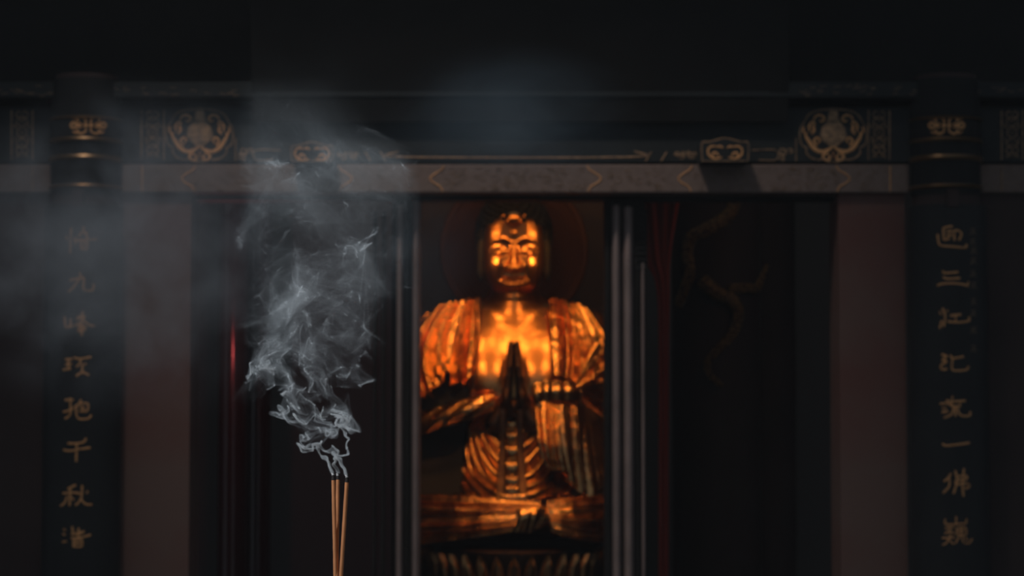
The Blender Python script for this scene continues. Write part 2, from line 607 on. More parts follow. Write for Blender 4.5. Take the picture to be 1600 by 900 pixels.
def scrolls(mb, x0, x1, y0, y1, n, seed, wd=1.8, h=0.004):
    r = random.Random(seed)
    for _ in range(n):
        cx, cy = r.uniform(x0, x1), r.uniform(y0, y1)
        R, a0, sg = r.uniform(3, 7), r.uniform(0, 6.28), r.choice((-1, 1))
        pts = []
        for k in range(9):
            a = a0 + sg * k * 0.62
            q = R * (1 - k * 0.085)
            pts.append((min(max(cx + q * 1.3 * math.cos(a), x0), x1), min(max(cy + q * math.sin(a), y0), y1)))
        stroke(mb, pts, [wd * .6] + [wd] * 7 + [wd * .6], face, h)


def beam(name, px0, px1, py0, py1, D0, D1, m, label):
    mb = slab(px0, px1, py0, py1, D0, D1)
    a = np.array(mb.v)
    lo, hi = a.min(0), a.max(0)
    e = empty(name, ((lo[0] + hi[0]) / 2, (lo[1] + hi[1]) / 2, lo[2]), label, 'beam')
    bpy.context.view_layer.update()
    b = mb.build('beam_timber', m, e, smooth=False)
    mod = b.modifiers.new('edge', 'BEVEL')
    mod.width, mod.segments = 0.008, 2
    return e


up = beam('painted_beam', 186, 1424, 168, 254, FD, FD + 0.4, M['teal_wood'], 'dark teal upper beam over the doorway with gilt vase medallions')
medallion(up, 312, 212)
medallion(up, 1302, 212)
band(up, 221, 256)
band(up, 1357, 1390)
q = MB()
for s in (0, 1):
    X = (lambda x: x) if s == 0 else (lambda x: 1612 - x)
    stroke(q, [(X(368), 216), (X(368), 252)], 2.2, face)
    stroke(q, [(X(438), 235), (X(400), 235), (X(400), 250), (X(427), 250)], 2.0, face)
    stroke(q, [(X(570), 237), (X(579), 252)], 2.4, face)
    stroke(q, [(X(594), 237), (X(603), 252)], 2.4, face)
stroke(q, [(622, 237), (628, 245.5), (984, 245.5), (991, 236)], 3.0, face)
q.build('gilt_lines', M['gold_faint'], up)
q = MB()
scrolls(q, 374, 396, 233, 251, 7, 4, 2.2)
scrolls(q, 1216, 1239, 233, 251, 7, 4, 2.2)
scrolls(q, 524, 560, 237, 252, 7, 9, 2.4)
scrolls(q, 1052, 1088, 236, 251, 7, 9, 2.4)
q.build('gilt_scrollwork', M['gold_faint'], up)

lo_b = beam('painted_beam', 190, 1420, 257, 301, FD - 0.0, FD + 0.4, M['brown_beam'], 'faded brown lower beam with thin gold cartouche outlines, directly above the doors')
q = MB()
for tip, sg in ((284, 1), (550, -1), (672, 1), (939, -1), (1060, 1), (1328, -1)):
    stroke(q, [(tip + sg * dx, y) for dx, y in ((22, 258.5), (17, 266), (7, 272), (0, 279), (6, 286), (15, 291), (20, 299.5))], 2.2, face)
for x in (222, 1391):
    stroke(q, [(x, 259), (x, 300)], 2.2, face)
q.build('gold_cartouche_lines', M['gold_paint'], lo_b)
q = MB()
for x0, x1, n, sd in ((300, 535, 46, 1), (690, 920, 60, 2), (1085, 1310, 46, 3), (565, 655, 16, 5), (950, 1045, 16, 6), (228, 275, 10, 7), (1340, 1385, 8, 8)):
    scrolls(q, x0, x1, 262, 297, n, sd, 1.3, 0.003)
q.build('faded_arabesque', M['gold_dim'], lo_b)

# beams of the side bays, running out of the picture
for nm, x0, x1, bx, lab in (('l', -260, 84, (18, 51), 'left'), ('r', 1520, 1860, (1565, 1598), 'right')):
    side = 'couplet column on the ' + lab
    e = beam('painted_beam', x0, x1, 168, 254, FD, FD + 0.4, M['teal_wood'], 'dark teal upper beam end outside the ' + side + ' edge')
    band(e, *bx)
    e = beam('painted_beam', x0, x1, 257, 301, FD, FD + 0.4, M['brown_beam'], 'dim brown lower beam end outside the ' + side + ' edge')
    q = MB()
    stroke(q, [(bx[1] if nm == 'l' else bx[0], 259), (bx[1] if nm == 'l' else bx[0], 299)], 2, face)
    q.build('gold_cartouche_lines', M['gold_faint'], e)

# top beam with a worn painted edge
tb = beam('painted_beam', -260, 1860, 128, 152, FD - 0.10, FD + 0.4, M['teal_wood'], 'topmost dark beam with worn painted edge under the roof')
q = MB()
r = random.Random(5)
ftop = lambda px, py, h: P(px, py, FD - 0.10 - h)
for x0, x1 in ((-20, 370), (1245, 1620)):
    for _ in range(46):
        x, y = r.uniform(x0, x1), r.uniform(134, 148)
        stroke(q, [(x, y), (x + r.uniform(2, 7), y + r.uniform(-4, 4)), (x + r.uniform(6, 12), y + r.uniform(-2, 3))], 1.5, ftop, 0.003)
q.build('worn_painted_pattern', M['gold_dim'], tb)
mb = slab(-260, 1860, 150, 170, FD + 0.15, FD + 0.4)
top(mb, 'trim_3', M['dark_wood'], kind='structure', smooth=False)
mb = slab(-260, 1860, -330, 129, FD + 0.2, FD + 0.5)
top(mb, 'wall_upper', M['dark_wood'], kind='structure', smooth=False)

# signboard hung in front of the beams, leaning forward, on two carved brackets
z0, z1 = P(0, 186, FD - .2).z, P(0, -60, FD - .45).z
xa, xb = P(398, 231, FD - .2).x, P(1228, 231, FD - .2).x
sb = empty('hanging_signboard', ((xa + xb) / 2, FD - .2, z0), 'large blank dark signboard hung above the doorway, leaning forward', 'signboard')
bpy.context.view_layer.update()


def lean(x, t, h):                              # t 0 at the foot, 1 at the head
    return (x, FD - .01 - .2 * t - h, z0 + (z1 - z0) * t)


def lean_box(xl, xr, t0, t1, h0, h1):
    m = MB()
    m.add([lean(xl, t0, h1), lean(xr, t0, h1), lean(xr, t0, h0), lean(xl, t0, h0), lean(xl, t1, h1), lean(xr, t1, h1), lean(xr, t1, h0), lean(xl, t1, h0)],
          [(0, 3, 2, 1), (4, 5, 6, 7), (0, 1, 5, 4), (1, 2, 6, 5), (2, 3, 7, 6), (3, 0, 4, 7)])
    return m


lean_box(xa, xb, 0, 1, 0.0, 0.05).build('board', M['dark_wood'], sb, smooth=False)
fr = lean_box(xa - .03, xb + .03, -0.0, 0.07, 0.03, 0.052)
for b2 in (lean_box(xa - .03, xa + .09, 0.07, 1, 0.03, 0.052), lean_box(xb - .09, xb + .03, 0.07, 1, 0.03, 0.052)):
    fr.add(b2.v, b2.f)
fr.build('frame', M['dark_wood'], sb, smooth=False)

for cx, w2, yt, lab in ((487.5, 33, 224, 'left'), (1133, 37, 218, 'right')):
    D0 = FD - 0.24
    fb = lambda x, y, h: P(x, y, D0 - h)
    z = P(cx, 253, D0).z
    e = empty('sign_bracket', (P(cx, 253, D0).x, FD - .06, z), 'carved bracket with gilt twin scrolls under the ' + lab + ' end of the signboard', 'bracket', 'brackets under the signboard')
    bpy.context.view_layer.update()
    q = MB()
    out = [(-w2, 253), (-w2, yt + 6), (-w2 * .7, yt + 4), (-w2 * .4, yt + 1), (0, yt - 2), (w2 * .4, yt + 1), (w2 * .7, yt + 4), (w2, yt + 6), (w2, 253)]
    n = len(out)
    vs = [P(cx + x, y, D0) for x, y in out]
    vs += [(v.x, FD - 0.002, v.z) for v in vs]
    q.add(vs, [tuple(range(n)), tuple(reversed(range(n, 2 * n)))] + [(i, (i + 1) % n, n + (i + 1) % n, n + i) for i in range(n)])
    q.build('bracket_block', M['teal_wood'], e, smooth=False)
    q = MB()
    stroke(q, [(cx + x * .97, y if y < 250 else 251.5) for x, y in out], 1.8, fb, 0.004)
    stroke(q, [(cx - w2 * .97, 251.5), (cx + w2 * .97, 251.5)], 1.8, fb, 0.004)
    q.build('gilt_edge', M['gold_faint'], e)
    q = MB()
    yc = (yt + 253) / 2 + 2
    for pts, wd in (([(5, 8), (12, 10), (20, 9), (26, 3), (26, -5), (20, -9), (13, -8)], [2, 3, 3.5, 3.5, 3, 3, 2]),
                    ([(10, 7), (13, 2), (18, 1), (20, 5), (17, 7)], [2, 3, 3, 3, 2]), ([(3, -6), (8, -9), (13, -7)], [2, 3, 2])):
        both(q, cx, [(cx + x, yc + y) for x, y in pts], wd, fb, 0.005)
    q.build('gilt_scrollwork', M['gold_paint'], e)

# ------------------------------------------------------------------ door posts with their mouldings
jD = FD + 0.12


def post(name, spans, label, mats, ytop=311):
    x0, x1 = min(s[0] for s in spans), max(s[1] for s in spans)
    a = P((x0 + x1) / 2, 600, jD)
    e = empty(name, (a.x, jD + .1, 0), label, 'door post', 'door posts of the central opening')
    bpy.context.view_layer.update()
    core = MB()
    core.box((P(x0, 600, jD + .08).x, jD + .08, 0), (P(x1, 600, jD + .08).x, jD + .26, P(0, 300, jD).z))
    core.build('post_core', M['dark_wood'], e, smooth=False)
    for (s0, s1, y, d), mm in zip(spans, mats):
        m = MB()
        l, rr = P(s0, 600, jD).x, P(s1, 600, jD).x
        n, vs, fs = 8, [], []
        zt = P(0, y, jD).z
        for z in (0.12, zt):
            for k in range(n + 1):
                t = k / n
                vs.append((l + (rr - l) * t, jD + .085 - d * math.sin(math.pi * t) ** .7, z))
            vs += [(rr, jD + .1, z), (l, jD + .1, z)]
        k = n + 3
        fs = [tuple(reversed(range(k))), tuple(range(k, 2 * k))] + [(i, (i + 1) % k, k + (i + 1) % k, k + i) for i in range(k)]
        m.add(vs, fs)
        m.build('moulding', M[mm], e)
    return e


post('door_post', ((618, 629, 318, .05), (631, 641, 312, .025), (643, 656, 314, .07)), 'post with upright mouldings left of the gilded statue, half veiled by smoke', ('jamb', 'dark_wood', 'jamb'))
rp = post('door_post', ((945, 957, 312, .03), (957, 971, 320, .07), (975, 991, 322, .06), (994, 1002, 420, .03), (1003, 1009, 410, .04)), 'post with upright mouldings right of the gilded statue', ('dark_wood', 'jamb', 'jamb', 'dark_wood', 'jamb'))
# dark carved corner bracket at the head of the right post
q = MB()
q.box((P(992, 330, jD).x, jD + .06, P(0, 420, jD).z), (P(1012, 330, jD).x, jD + .14, P(0, 326, jD).z))
fj = lambda x, y, h: P(x, y, jD + .06 - h)
for k in range(9):
    stroke(q, [(995, 338 + 9 * k), (1000, 333 + 9 * k), (1006, 336 + 9 * k), (1009, 331 + 9 * k)], 2.6, fj, 0.012)
q.build('carved_corner', M['dark_wood'], rp)
# slim frame lines in the left bay beside the post
mb = slab(583, 587, 330, 900, jD + .1, jD + .2, 600)
top(mb, 'trim_4', M['dark_wood'], kind='structure', smooth=False)
mb = slab(596, 601, 330, 900, jD + .1, jD + .2, 600)
top(mb, 'trim_5', M['dark_wood'], kind='structure', smooth=False)
# near-black strip over the openings, put in for the shade under the beam
mb = slab(297, 1312, 300, 312, FD + .2, FD + .4)
top(mb, 'trim_6', M['dark_wood'], kind='structure', smooth=False)

# ------------------------------------------------------------------ columns and their couplet boards
CHARS_L = [   # origin x, origin y, scale, strokes (crop coordinates)
    (80, 340, 6.923, [[(165, 190), (172, 245)], [(215, 110), (210, 250), (203, 390)], [(255, 210), (262, 290)], [(300, 168), (400, 160)], [(350, 95), (343, 150), (292, 205)],
                      [(350, 150), (398, 205)], [(262, 248), (390, 238), (500, 235)], [(310, 268), (318, 318)], [(310, 268), (360, 265), (358, 305), (320, 310)], [(388, 200), (392, 330), (355, 342), (310, 335)]]),
    (80, 340, 6.923, [[(308, 590), (315, 650), (272, 710), (240, 755), (185, 805)], [(200, 680), (320, 652), (357, 655)], [(357, 655), (350, 770), (400, 792), (455, 780), (457, 715)]]),
    (80, 470, 6.923, [[(143, 170), (155, 290)], [(155, 290), (240, 275)], [(210, 190), (208, 285)], [(345, 110), (328, 160), (270, 205)], [(285, 178), (370, 168)], [(362, 170), (325, 228), (250, 272)],
                      [(290, 170), (350, 215), (420, 265), (470, 272)], [(290, 265), (368, 262)], [(285, 294), (385, 288)], [(280, 325), (372, 320)], [(330, 238), (330, 380)]]),
    (80, 470, 6.923, [[(150, 635), (230, 632)], [(150, 690), (225, 685)], [(125, 748), (215, 735)], [(187, 635), (187, 740)], [(245, 612), (300, 630), (435, 610)], [(325, 630), (302, 690), (268, 716)],
                      [(330, 692), (382, 685)], [(337, 680), (335, 790)], [(325, 778), (268, 816)], [(345, 772), (410, 806)]]),
    (80, 600, 6.923, [[(145, 175), (240, 172)], [(203, 150), (210, 300), (190, 350), (148, 377)], [(125, 302), (165, 298), (240, 262)], [(325, 168), (300, 215), (250, 252)], [(305, 215), (392, 213), (395, 280), (355, 305)],
                      [(305, 257), (346, 252), (345, 290), (307, 296)], [(268, 237), (275, 340), (310, 380), (400, 375), (437, 335)]]),
    (80, 600, 6.923, [[(380, 585), (350, 630), (270, 645), (178, 643)], [(128, 712), (200, 725), (320, 705), (425, 690)], [(277, 650), (270, 842)]]),
    (80, 740, 6.923, [[(268, 123), (178, 167)], [(122, 215), (240, 208), (340, 222)], [(207, 160), (198, 352)], [(175, 245), (142, 320), (98, 352)], [(216, 250), (246, 292)], [(335, 125), (330, 240), (300, 310), (258, 347)],
                      [(315, 268), (370, 330), (442, 336)], [(397, 185), (383, 218)], [(283, 198), (290, 230)]]),
    (80, 740, 6.923, [[(128, 600), (157, 615)], [(122, 650), (152, 665)], [(118, 742), (168, 735)], [(225, 570), (236, 640)], [(215, 656), (330, 650)], [(296, 588), (290, 692)], [(300, 640), (362, 628)],
                      [(213, 702), (330, 690), (430, 663)], [(242, 718), (240, 797)], [(242, 720), (327, 716), (330, 787), (242, 790)], [(248, 755), (322, 750)]]),
]
CHARS_R = [
    (1450, 340, 6.923, [[(267, 95), (215, 100), (158, 118)], [(165, 112), (170, 242)], [(170, 242), (236, 225)], [(200, 152), (270, 146)], [(282, 142), (325, 140), (362, 175), (335, 247)], [(282, 142), (286, 247)],
                        [(200, 197), (262, 186)], [(104, 178), (115, 270), (145, 303), (270, 315), (400, 325), (417, 286)]]),
    (1450, 340, 6.923, [[(152, 578), (190, 600), (328, 590)], [(163, 640), (205, 662), (348, 655)], [(98, 738), (150, 718), (260, 712), (360, 720), (438, 740)], [(436, 690), (432, 740)]]),
    (1450, 470, 6.923, [[(123, 110), (142, 152)], [(158, 78), (186, 170), (170, 282)], [(150, 212), (128, 300)], [(205, 98), (212, 122)], [(238, 162), (360, 148)], [(300, 160), (300, 222)], [(212, 225), (330, 234), (442, 217), (440, 175)]]),
    (1450, 470, 6.923, [[(145, 578), (207, 600)], [(207, 602), (155, 642), (207, 652)], [(205, 660), (140, 700), (140, 728), (165, 746), (207, 735)], [(238, 585), (270, 622), (388, 603)], [(265, 620), (260, 735), (310, 757), (420, 745), (438, 705)]]),
    (1450, 600, 6.923, [[(265, 128), (262, 168)], [(195, 178), (260, 190), (408, 182)], [(128, 215), (215, 212), (262, 242)], [(150, 262), (200, 260)], [(148, 307), (217, 295)], [(248, 195), (272, 238)], [(350, 195), (345, 238)],
                        [(262, 247), (358, 236)], [(280, 250), (252, 330), (172, 368)], [(298, 250), (298, 352)], [(322, 250), (332, 310), (370, 345), (450, 342), (457, 296)]]),
    (1450, 600, 6.923, [[(153, 648), (200, 668), (330, 655), (452, 637)]]),
    (1450, 720, 5.0, [[(182, 98), (152, 140), (123, 162)], [(168, 132), (165, 200), (118, 252)], [(213, 75), (226, 160), (200, 257)], [(282, 58), (270, 180), (277, 278)], [(228, 122), (300, 118), (302, 146)], [(220, 152), (302, 146)],
                      [(216, 152), (214, 186)], [(214, 187), (310, 178), (322, 205), (285, 217)]]),
    (1450, 720, 5.0, [[(135, 453), (145, 496), (300, 490)], [(220, 433), (220, 490)], [(302, 450), (298, 490)], [(130, 525), (206, 520)], [(170, 508), (168, 580)], [(168, 545), (130, 572)], [(174, 545), (206, 572)], [(108, 605), (212, 600)],
                      [(182, 580), (138, 652)], [(150, 610), (202, 652)], [(113, 658), (152, 642)], [(225, 525), (225, 580)], [(225, 525), (292, 524), (295, 577), (225, 580)], [(228, 551), (292, 549)], [(260, 525), (258, 580)], [(250, 585), (213, 647)],
                      [(270, 582), (275, 635), (320, 645), (347, 608)], [(290, 600), (312, 625)]]),
]


def column(axis_px, text_px, chars, side):
    ax = P(axis_px, 420, FD).x
    R = 0.205
    lab = 'round dark column carrying the couplet board on the ' + side
    e = empty('round_column', (ax, FD, 0), lab, 'column', 'columns framing the doorway')
    bpy.context.view_layer.update()
    q = MB()
    zt = P(0, 120, FD).z
    q.lathe((ax, FD, 0), [(R + .08, 0), (R + .08, .1), (R + .03, .18), (R, .2), (R, P(0, 300, FD).z), (R - .015, zt)], 56)
    q.build('shaft', M['red_dark'], e)
    q = MB()
    zz = lambda py: P(0, py, FD - R).z
    q.lathe((ax, FD, 0), [(R - .02, zz(302)), (R + .008, zz(302)), (R + .008, zz(120)), (R - .02, zz(120))], 56)
    q.build('painted_collar', M['collar'], e)
    for py, t in ((183, 2.0), (217, 3.2), (245, 4.0), (290, 3.0)):
        q = MB()
        q.lathe((ax, FD, 0), [(R - .01, zz(py + t)), (R + .016, zz(py + t)), (R + .024, zz(py)), (R + .016, zz(py - t)), (R - .01, zz(py - t))], 56)
        q.build('collar_ring', M['ring'], e)

    def cyl(rad):
        def fn(px, py, h):
            d = P(px, py, 1.0) - Vector((0, 0, CAM_Z))
            rr = rad + h
            a = d.x * d.x + d.y * d.y
            b = -2 * (d.x * ax + d.y * FD)
            c = ax * ax + FD * FD - rr * rr
            disc = max(b * b - 4 * a * c, 0.0)
            t = (-b - math.sqrt(disc)) / (2 * a)
            return Vector((0, 0, CAM_Z)) + d * t
        return fn
    fn = cyl(R + .008)
    q = MB()
    cx, cy = text_px + (16 if side == 'left' else -10), 196
    for pts, wd in (([(4, -10), (4, 10)], [3, 3]), ([(0, 0), (9, 0)], 3), ([(4, -10), (12, -13), (18, -9), (15, -5)], [3, 4, 4, 2]), ([(4, 10), (12, 13), (18, 9), (15, 5)], [3, 4, 4, 2]),
                    ([(10, -4), (16, -1), (24, -4), (28, 0), (24, 4), (16, 1), (10, 4)], [2, 4, 4, 3, 4, 4, 2]), ([(19, -13), (25, -9)], [3, 2]), ([(19, 13), (25, 9)], [3, 2])):
        both(q, cx, [(cx + x, cy + y) for x, y in pts], wd, fn, 0.006)
    q.build('gilt_rosette', M['gold_paint'], e)

    # the board hugs the shaft
    RB = R + .045
    toward = math.atan2(-FD, -ax)                # towards the camera
    mid = math.atan2((P(text_px, 600, FD - .24) - Vector((ax, FD, 0))).y, (P(text_px, 600, FD - .24) - Vector((ax, FD, 0))).x)
    half = math.radians(72)
    zb0, zb1 = 0.28, P(0, 318, FD - .24).z
    be = empty('couplet_board', (ax + RB * math.cos(mid), FD + RB * math.sin(mid), zb0),
               'black curved board with eight gold characters down the column on the ' + side, 'board', 'couplet boards on the columns')
    bpy.context.view_layer.update()
    q = MB()
    n, vs, fs = 28, [], []
    for z in (zb0, zb1):
        for rr in (RB, RB - .03):
            for k in range(n + 1):
                a = mid - half + 2 * half * k / n
                vs.append((ax + rr * math.cos(a), FD + rr * math.sin(a), z))
    o1, o2, o3 = n + 1, 2 * (n + 1), 3 * (n + 1)
    for k in range(n):
        fs += [(k, k + 1, o2 + k + 1, o2 + k), (o1 + k + 1, o1 + k, o3 + k, o3 + k + 1), (k + 1, k, o1 + k, o1 + k + 1), (o2 + k, o2 + k + 1, o3 + k + 1, o3 + k)]
    fs += [(0, o2, o3, o1), (n, o1 + n, o3 + n, o2 + n)]
    q.add(vs, fs)
    q.build('board_panel', M['board'], be)
    fb = cyl(RB)
    for (ox, oy, sc, strokes) in chars:
        q = MB()
        for s in strokes:
            pts = [(ox + x / sc, oy + y / sc) for x, y in s]
            nn = len(pts)
            wd = [3.2 + (0.5 if i in (0, nn - 1) else 0.0) for i in range(nn)]
            if sum(math.hypot(pts[i + 1][0] - pts[i][0], pts[i + 1][1] - pts[i][1]) for i in range(nn - 1)) < 9 or len(strokes) > 14:
                wd = [2.6] * nn
            stroke(q, pts, wd, fb, 0.006, 1.2, 0.75)
        q.build('gilt_character', M['gold_paint'], be)
    q = MB()
    a = P(text_px, 318, FD - RB)
    q.box((a.x - .032, FD - RB - .012, zb1 - .02), (a.x + .032, FD - RB + .03, zb1 + .085))
    q.build('hanging_hook', M['red_dark'], be, smooth=False)
    if side == 'right':
        r = random.Random(3)
        for k, y in enumerate((362, 378, 392, 408, 428, 446, 472, 490, 516, 545)):
            q = MB()
            x0 = 1521 + r.uniform(-1, 1)
            for dx0, dy0, dx1, dy1 in ((-5, -4, 4, -5), (-4, 0, 4, -1), (0, -5, -1, 5), (-2, 1, -6, 5), (1, 1, 5, 5)):
                w_ = r.uniform(-1, 1)
                stroke(q, [(x0 + dx0, y + dy0 + w_), (x0 + dx1 + w_, y + dy1)], 1.5, fb, 0.003)
            q.build('small_character', M['gold_dim'], be)


column(133, 122, CHARS_L, 'left')
column(1479, 1489, CHARS_R, 'right')

# ------------------------------------------------------------------ inside the hall
# the shrine niche the statue sits in
box_obj('wall_niche_left', M['dark_wood'], (-0.76, 14.39, 0), (-0.735, 17.7, 5.2))
box_obj('wall_niche_right', M['dark_wood'], (0.745, 14.39, 0), (0.77, 17.7, 5.2))
box_obj('wall_niche_back', M['niche'], (-0.735, 17.6, 0), (0.745, 17.7, 5.2))
# halo behind the statue's head
hc = L(803, 385, -85)
pz = L(803, 846, 0)[2]
he = empty('halo', (hc[0], hc[1], pz), 'round brown halo with concentric ridges behind the gilded head', 'halo')
bpy.context.view_layer.update()
q = MB()
prof = [(0.001, 0.0)]
for k in range(27):
    rr = (20 + k * 3.3) * S_U
    prof.append((rr, 0.012 + 0.010 * abs(math.sin(k * 1.57))))
prof += [(112 * S_U, 0.035), (118 * S_U, 0.03), (120 * S_U, 0.0), (120 * S_U, -0.03), (0.001, -0.03)]
n, vs, fs = 72, [], []
for rr, d in prof:
    for i in range(n):
        a = 2 * math.pi * i / n
        vs.append((hc[0] + rr * math.cos(a), hc[1] - d, hc[2] + rr * math.sin(a) * 1.05))
for j in range(len(prof) - 1):
    for i in range(n):
        k = (i + 1) % n
        fs.append((j * n + i, j * n + k, (j + 1) * n + k, (j + 1) * n + i))
q.add(vs, fs)
q.build('halo_disc', M['halo'], he)
q = MB()
q.box((hc[0] - .06, hc[1] + .03, pz), (hc[0] + .06, hc[1] + .06, hc[2]))
q.build('stand', M['dark_wood'], he, smooth=False)

# lotus pedestal
pz = L(803, 846, 0)[2]
pc = (BC.x, BD - 62 * S_U)
pe = empty('lotus_pedestal', (pc[0], pc[1], 0), 'gilded lotus pedestal under the seated statue', 'pedestal')
bpy.context.view_layer.update()
q = MB()
RX, RY = 119 * S_U, 164 * S_U
q.lathe((pc[0], pc[1], 0), [(1.10, 0), (1.10, .08), (.98, .14), (.88, .22), (.88, .34), (.93, .40), (.97, pz - .015), (.94, pz)], 64, sx=RX, sy=RY)
q.build('pedestal_core', M['dark_gold'], pe)
NP = 36
for row, (z0p, z1p, rr, nn, ph) in enumerate(((.30, .625, 1.0, NP, 0.0), (.10, .42, 1.06, NP, .5))):
    for i in range(nn):
        a = 2 * math.pi * (i + ph) / nn
        if math.sin(a) > 0.45:
            continue
        cxp, cyp = pc[0] + RX * rr * math.cos(a), pc[1] + RY * rr * math.sin(a)
        t = Vector((-RX * math.sin(a), RY * math.cos(a), 0)).normalized()
        o_ = Vector((t.y, -t.x, 0))
        hw = 0.5 * 2 * math.pi * math.hypot(RX * math.sin(a), RY * math.cos(a)) / nn * 1.08
        q = MB()
        vs, fs, nu, nv = [], [], 7, 9
        for j in range(nv):
            v = j / (nv - 1)
            wv = hw * (math.sin(math.pi * min(1, .25 + v * .75)) ** .55 if v < 1 else 0.02)
            for k in range(nu):
                u = -1 + 2 * k / (nu - 1)
                d = .035 + .06 * math.sin(v * 2.2) + .03 * v * v - .03 * u * u + .012 * math.cos(u * 9) * (1 - v)
                vs.append(Vector((cxp, cyp, z0p + (z1p - z0p) * v - .02 * u * u * v)) + t * (u * wv) + o_ * d)
        m_ = nu * nv
        vs += [p - o_ * .02 for p in vs]
        for j in range(nv - 1):
            for k in range(nu - 1):
                b0 = j * nu + k
                fs += [(b0, b0 + 1, b0 + nu + 1, b0 + nu), (m_ + b0 + nu, m_ + b0 + nu + 1, m_ + b0 + 1, m_ + b0)]
        for j in range(nv - 1):
            for k in (0, nu - 1):
                b0 = j * nu + k
                fs.append((b0, b0 + nu, m_ + b0 + nu, m_ + b0))
        q.add(vs, fs)
        q.build('lotus_petal', M['petal'], pe)

# the statue
st = empty('buddha_statue', (pc[0], pc[1], pz), 'large gilded seated buddha with hands pressed together, framed by the central doorway', 'statue')
bpy.context.view_layer.update()


def head_mesh(mb):
    zs = np.concatenate([np.linspace(140, 150, 10), np.linspace(150.5, 262, 190), np.linspace(263, 296, 16)])
    na = 300
    ang = np.linspace(0, 2 * math.pi, na, endpoint=False)
    # denser at the front (angle -> f = cos)
    ang = ang - 0.25 * np.sin(2 * ang) * .5
    zk = [140, 143, 147, 152, 160, 172, 190, 215, 240, 258, 275, 288, 296]
    ak = [2, 19, 28, 33.5, 38.5, 42, 44.5, 45, 44.5, 42, 35, 24, 3]
    fk = [2, 16, 26, 33, 38, 40, 41, 41.5, 42, 42, 34, 22, 3]
    bk = [2, 14, 20, 26, 32, 38, 46, 52, 53, 50, 42, 28, 3]
    A, Fr, B = np.interp(zs, zk, ak), np.interp(zs, zk, fk), np.interp(zs, zk, bk)
    ker = np.ones(7) / 7
    sm = lambda y: np.convolve(np.pad(y, 3, mode='edge'), ker, 'valid')
    A, Fr, B = sm(A), sm(Fr), sm(B)
    sx, cx = np.sin(ang), np.cos(ang)
    X = sx * A[:, None]
    au = np.abs(sx)
    v_ = au - .45
    sp_ = .5 * (v_ + np.sqrt(v_ * v_ + .004))
    shape = (1 - .72 * sp_) * np.sqrt(np.maximum(1 - au ** 12, 0))      # broad front, planed off at the temples and cheeks
    shape = shape / shape[np.abs(ang).argmin()]
    Y = np.where(cx > 0, shape * Fr[:, None], cx * B[:, None])
    Z = np.repeat(zs[:, None], na, 1)
    front = np.clip((Y - 2) / 14, 0, 1)
    D = np.zeros_like(X)
    ax = np.abs(X)

    def g(cx_, cz, rx, rz, h, p=2.0):
        return h * np.exp(-(np.abs((ax - cx_) / rx) ** p + np.abs((Z - cz) / rz) ** p))

    def ridge(pts, wd, h):
        best = np.full(X.shape, 1e9)
        c = catmull(pts, 1.0)
        for (a, b) in zip(c[:-1], c[1:]):
            d = b - a
            t = np.clip(((ax - a[0]) * d[0] + (Z - a[1]) * d[1]) / max(d @ d, 1e-9), 0, 1)
            best = np.minimum(best, (ax - a[0] - t * d[0]) ** 2 + (Z - a[1] - t * d[1]) ** 2)
        return h * np.exp(-best / wd ** 2)
    D += g(24, 214, 21, 9, -8.5)                       # sockets
    D += ridge([(5, 224), (14, 230), (26, 231), (38, 225), (43, 217)], 3.0, 1.7)     # brows
    D += g(22, 212.5, 12.5, 7.0, 8.0, 2.4)             # lids
    D += ridge([(10, 208), (18, 205.5), (26, 206), (35, 210)], 1.6, -2.2)   # eye slit
    D += ridge([(12, 203), (22, 200), (34, 204)], 2.2, 1.0)
    zt = np.clip((Z - 184) / 42, 0, 1)                  # nose
    nose_h = 15 * (1 - zt) ** 1.15 + 3.5
    nose_w = 8.5 - 3.8 * zt
    inn = np.where(Z >= 184, 1.0, np.exp(-((Z - 184) / 3.8) ** 2)) * np.clip((230 - Z) / 14, 0, 1)
    D += nose_h * np.exp(-(ax / nose_w) ** 2.6) * inn
    D += g(11, 187.5, 5.2, 5.6, 6.5, 2.4)               # wings
    D += g(28, 190, 15, 14, 4.0)                        # cheeks
    D += ridge([(14, 190), (19, 180), (21, 170)], 3.0, -1.6)
    D += g(0, 178, 3.0, 5, -1.5)                        # philtrum
    D += g(0, 162, 19, 9, 0.8)                         # mouth mound
    D += ridge([(0, 172.0), (5, 173.5), (12, 171), (17, 169.5)], 2.4, 0.7)
    D += ridge([(0, 168.6), (6, 169.2), (18, 169.6)], 1.5, -3.6)
    D += ridge([(0, 166.4), (7, 166.8), (14, 168)], 1.6, 1.6)
    D += ridge([(0, 165), (10, 165)], 2.2, -2.0)
    D += g(0, 157, 14, 7.5, 9.0, 2.2)
    D += g(0, 157, 3.5, 7, -1.8)
                    # chin
    D += g(0, 238, 5, 5, 1.6)                           # urna
    Y = Y + D * front
    # local frame: head set a little forward
    V = np.stack([X, Y + 12, Z - 7], -1).reshape(-1, 3)
    fs = []
    n = len(zs)
    for j in range(n - 1):
        r0 = j * na
        for i in range(na):
            k = (i + 1) % na
            fs.append((r0 + i, r0 + k, r0 + na + k, r0 + na + i))
    fs.append(tuple(range(na)))
    fs.append(tuple((n - 1) * na + i for i in range(na)))
    mb.add(L3(V), fs)


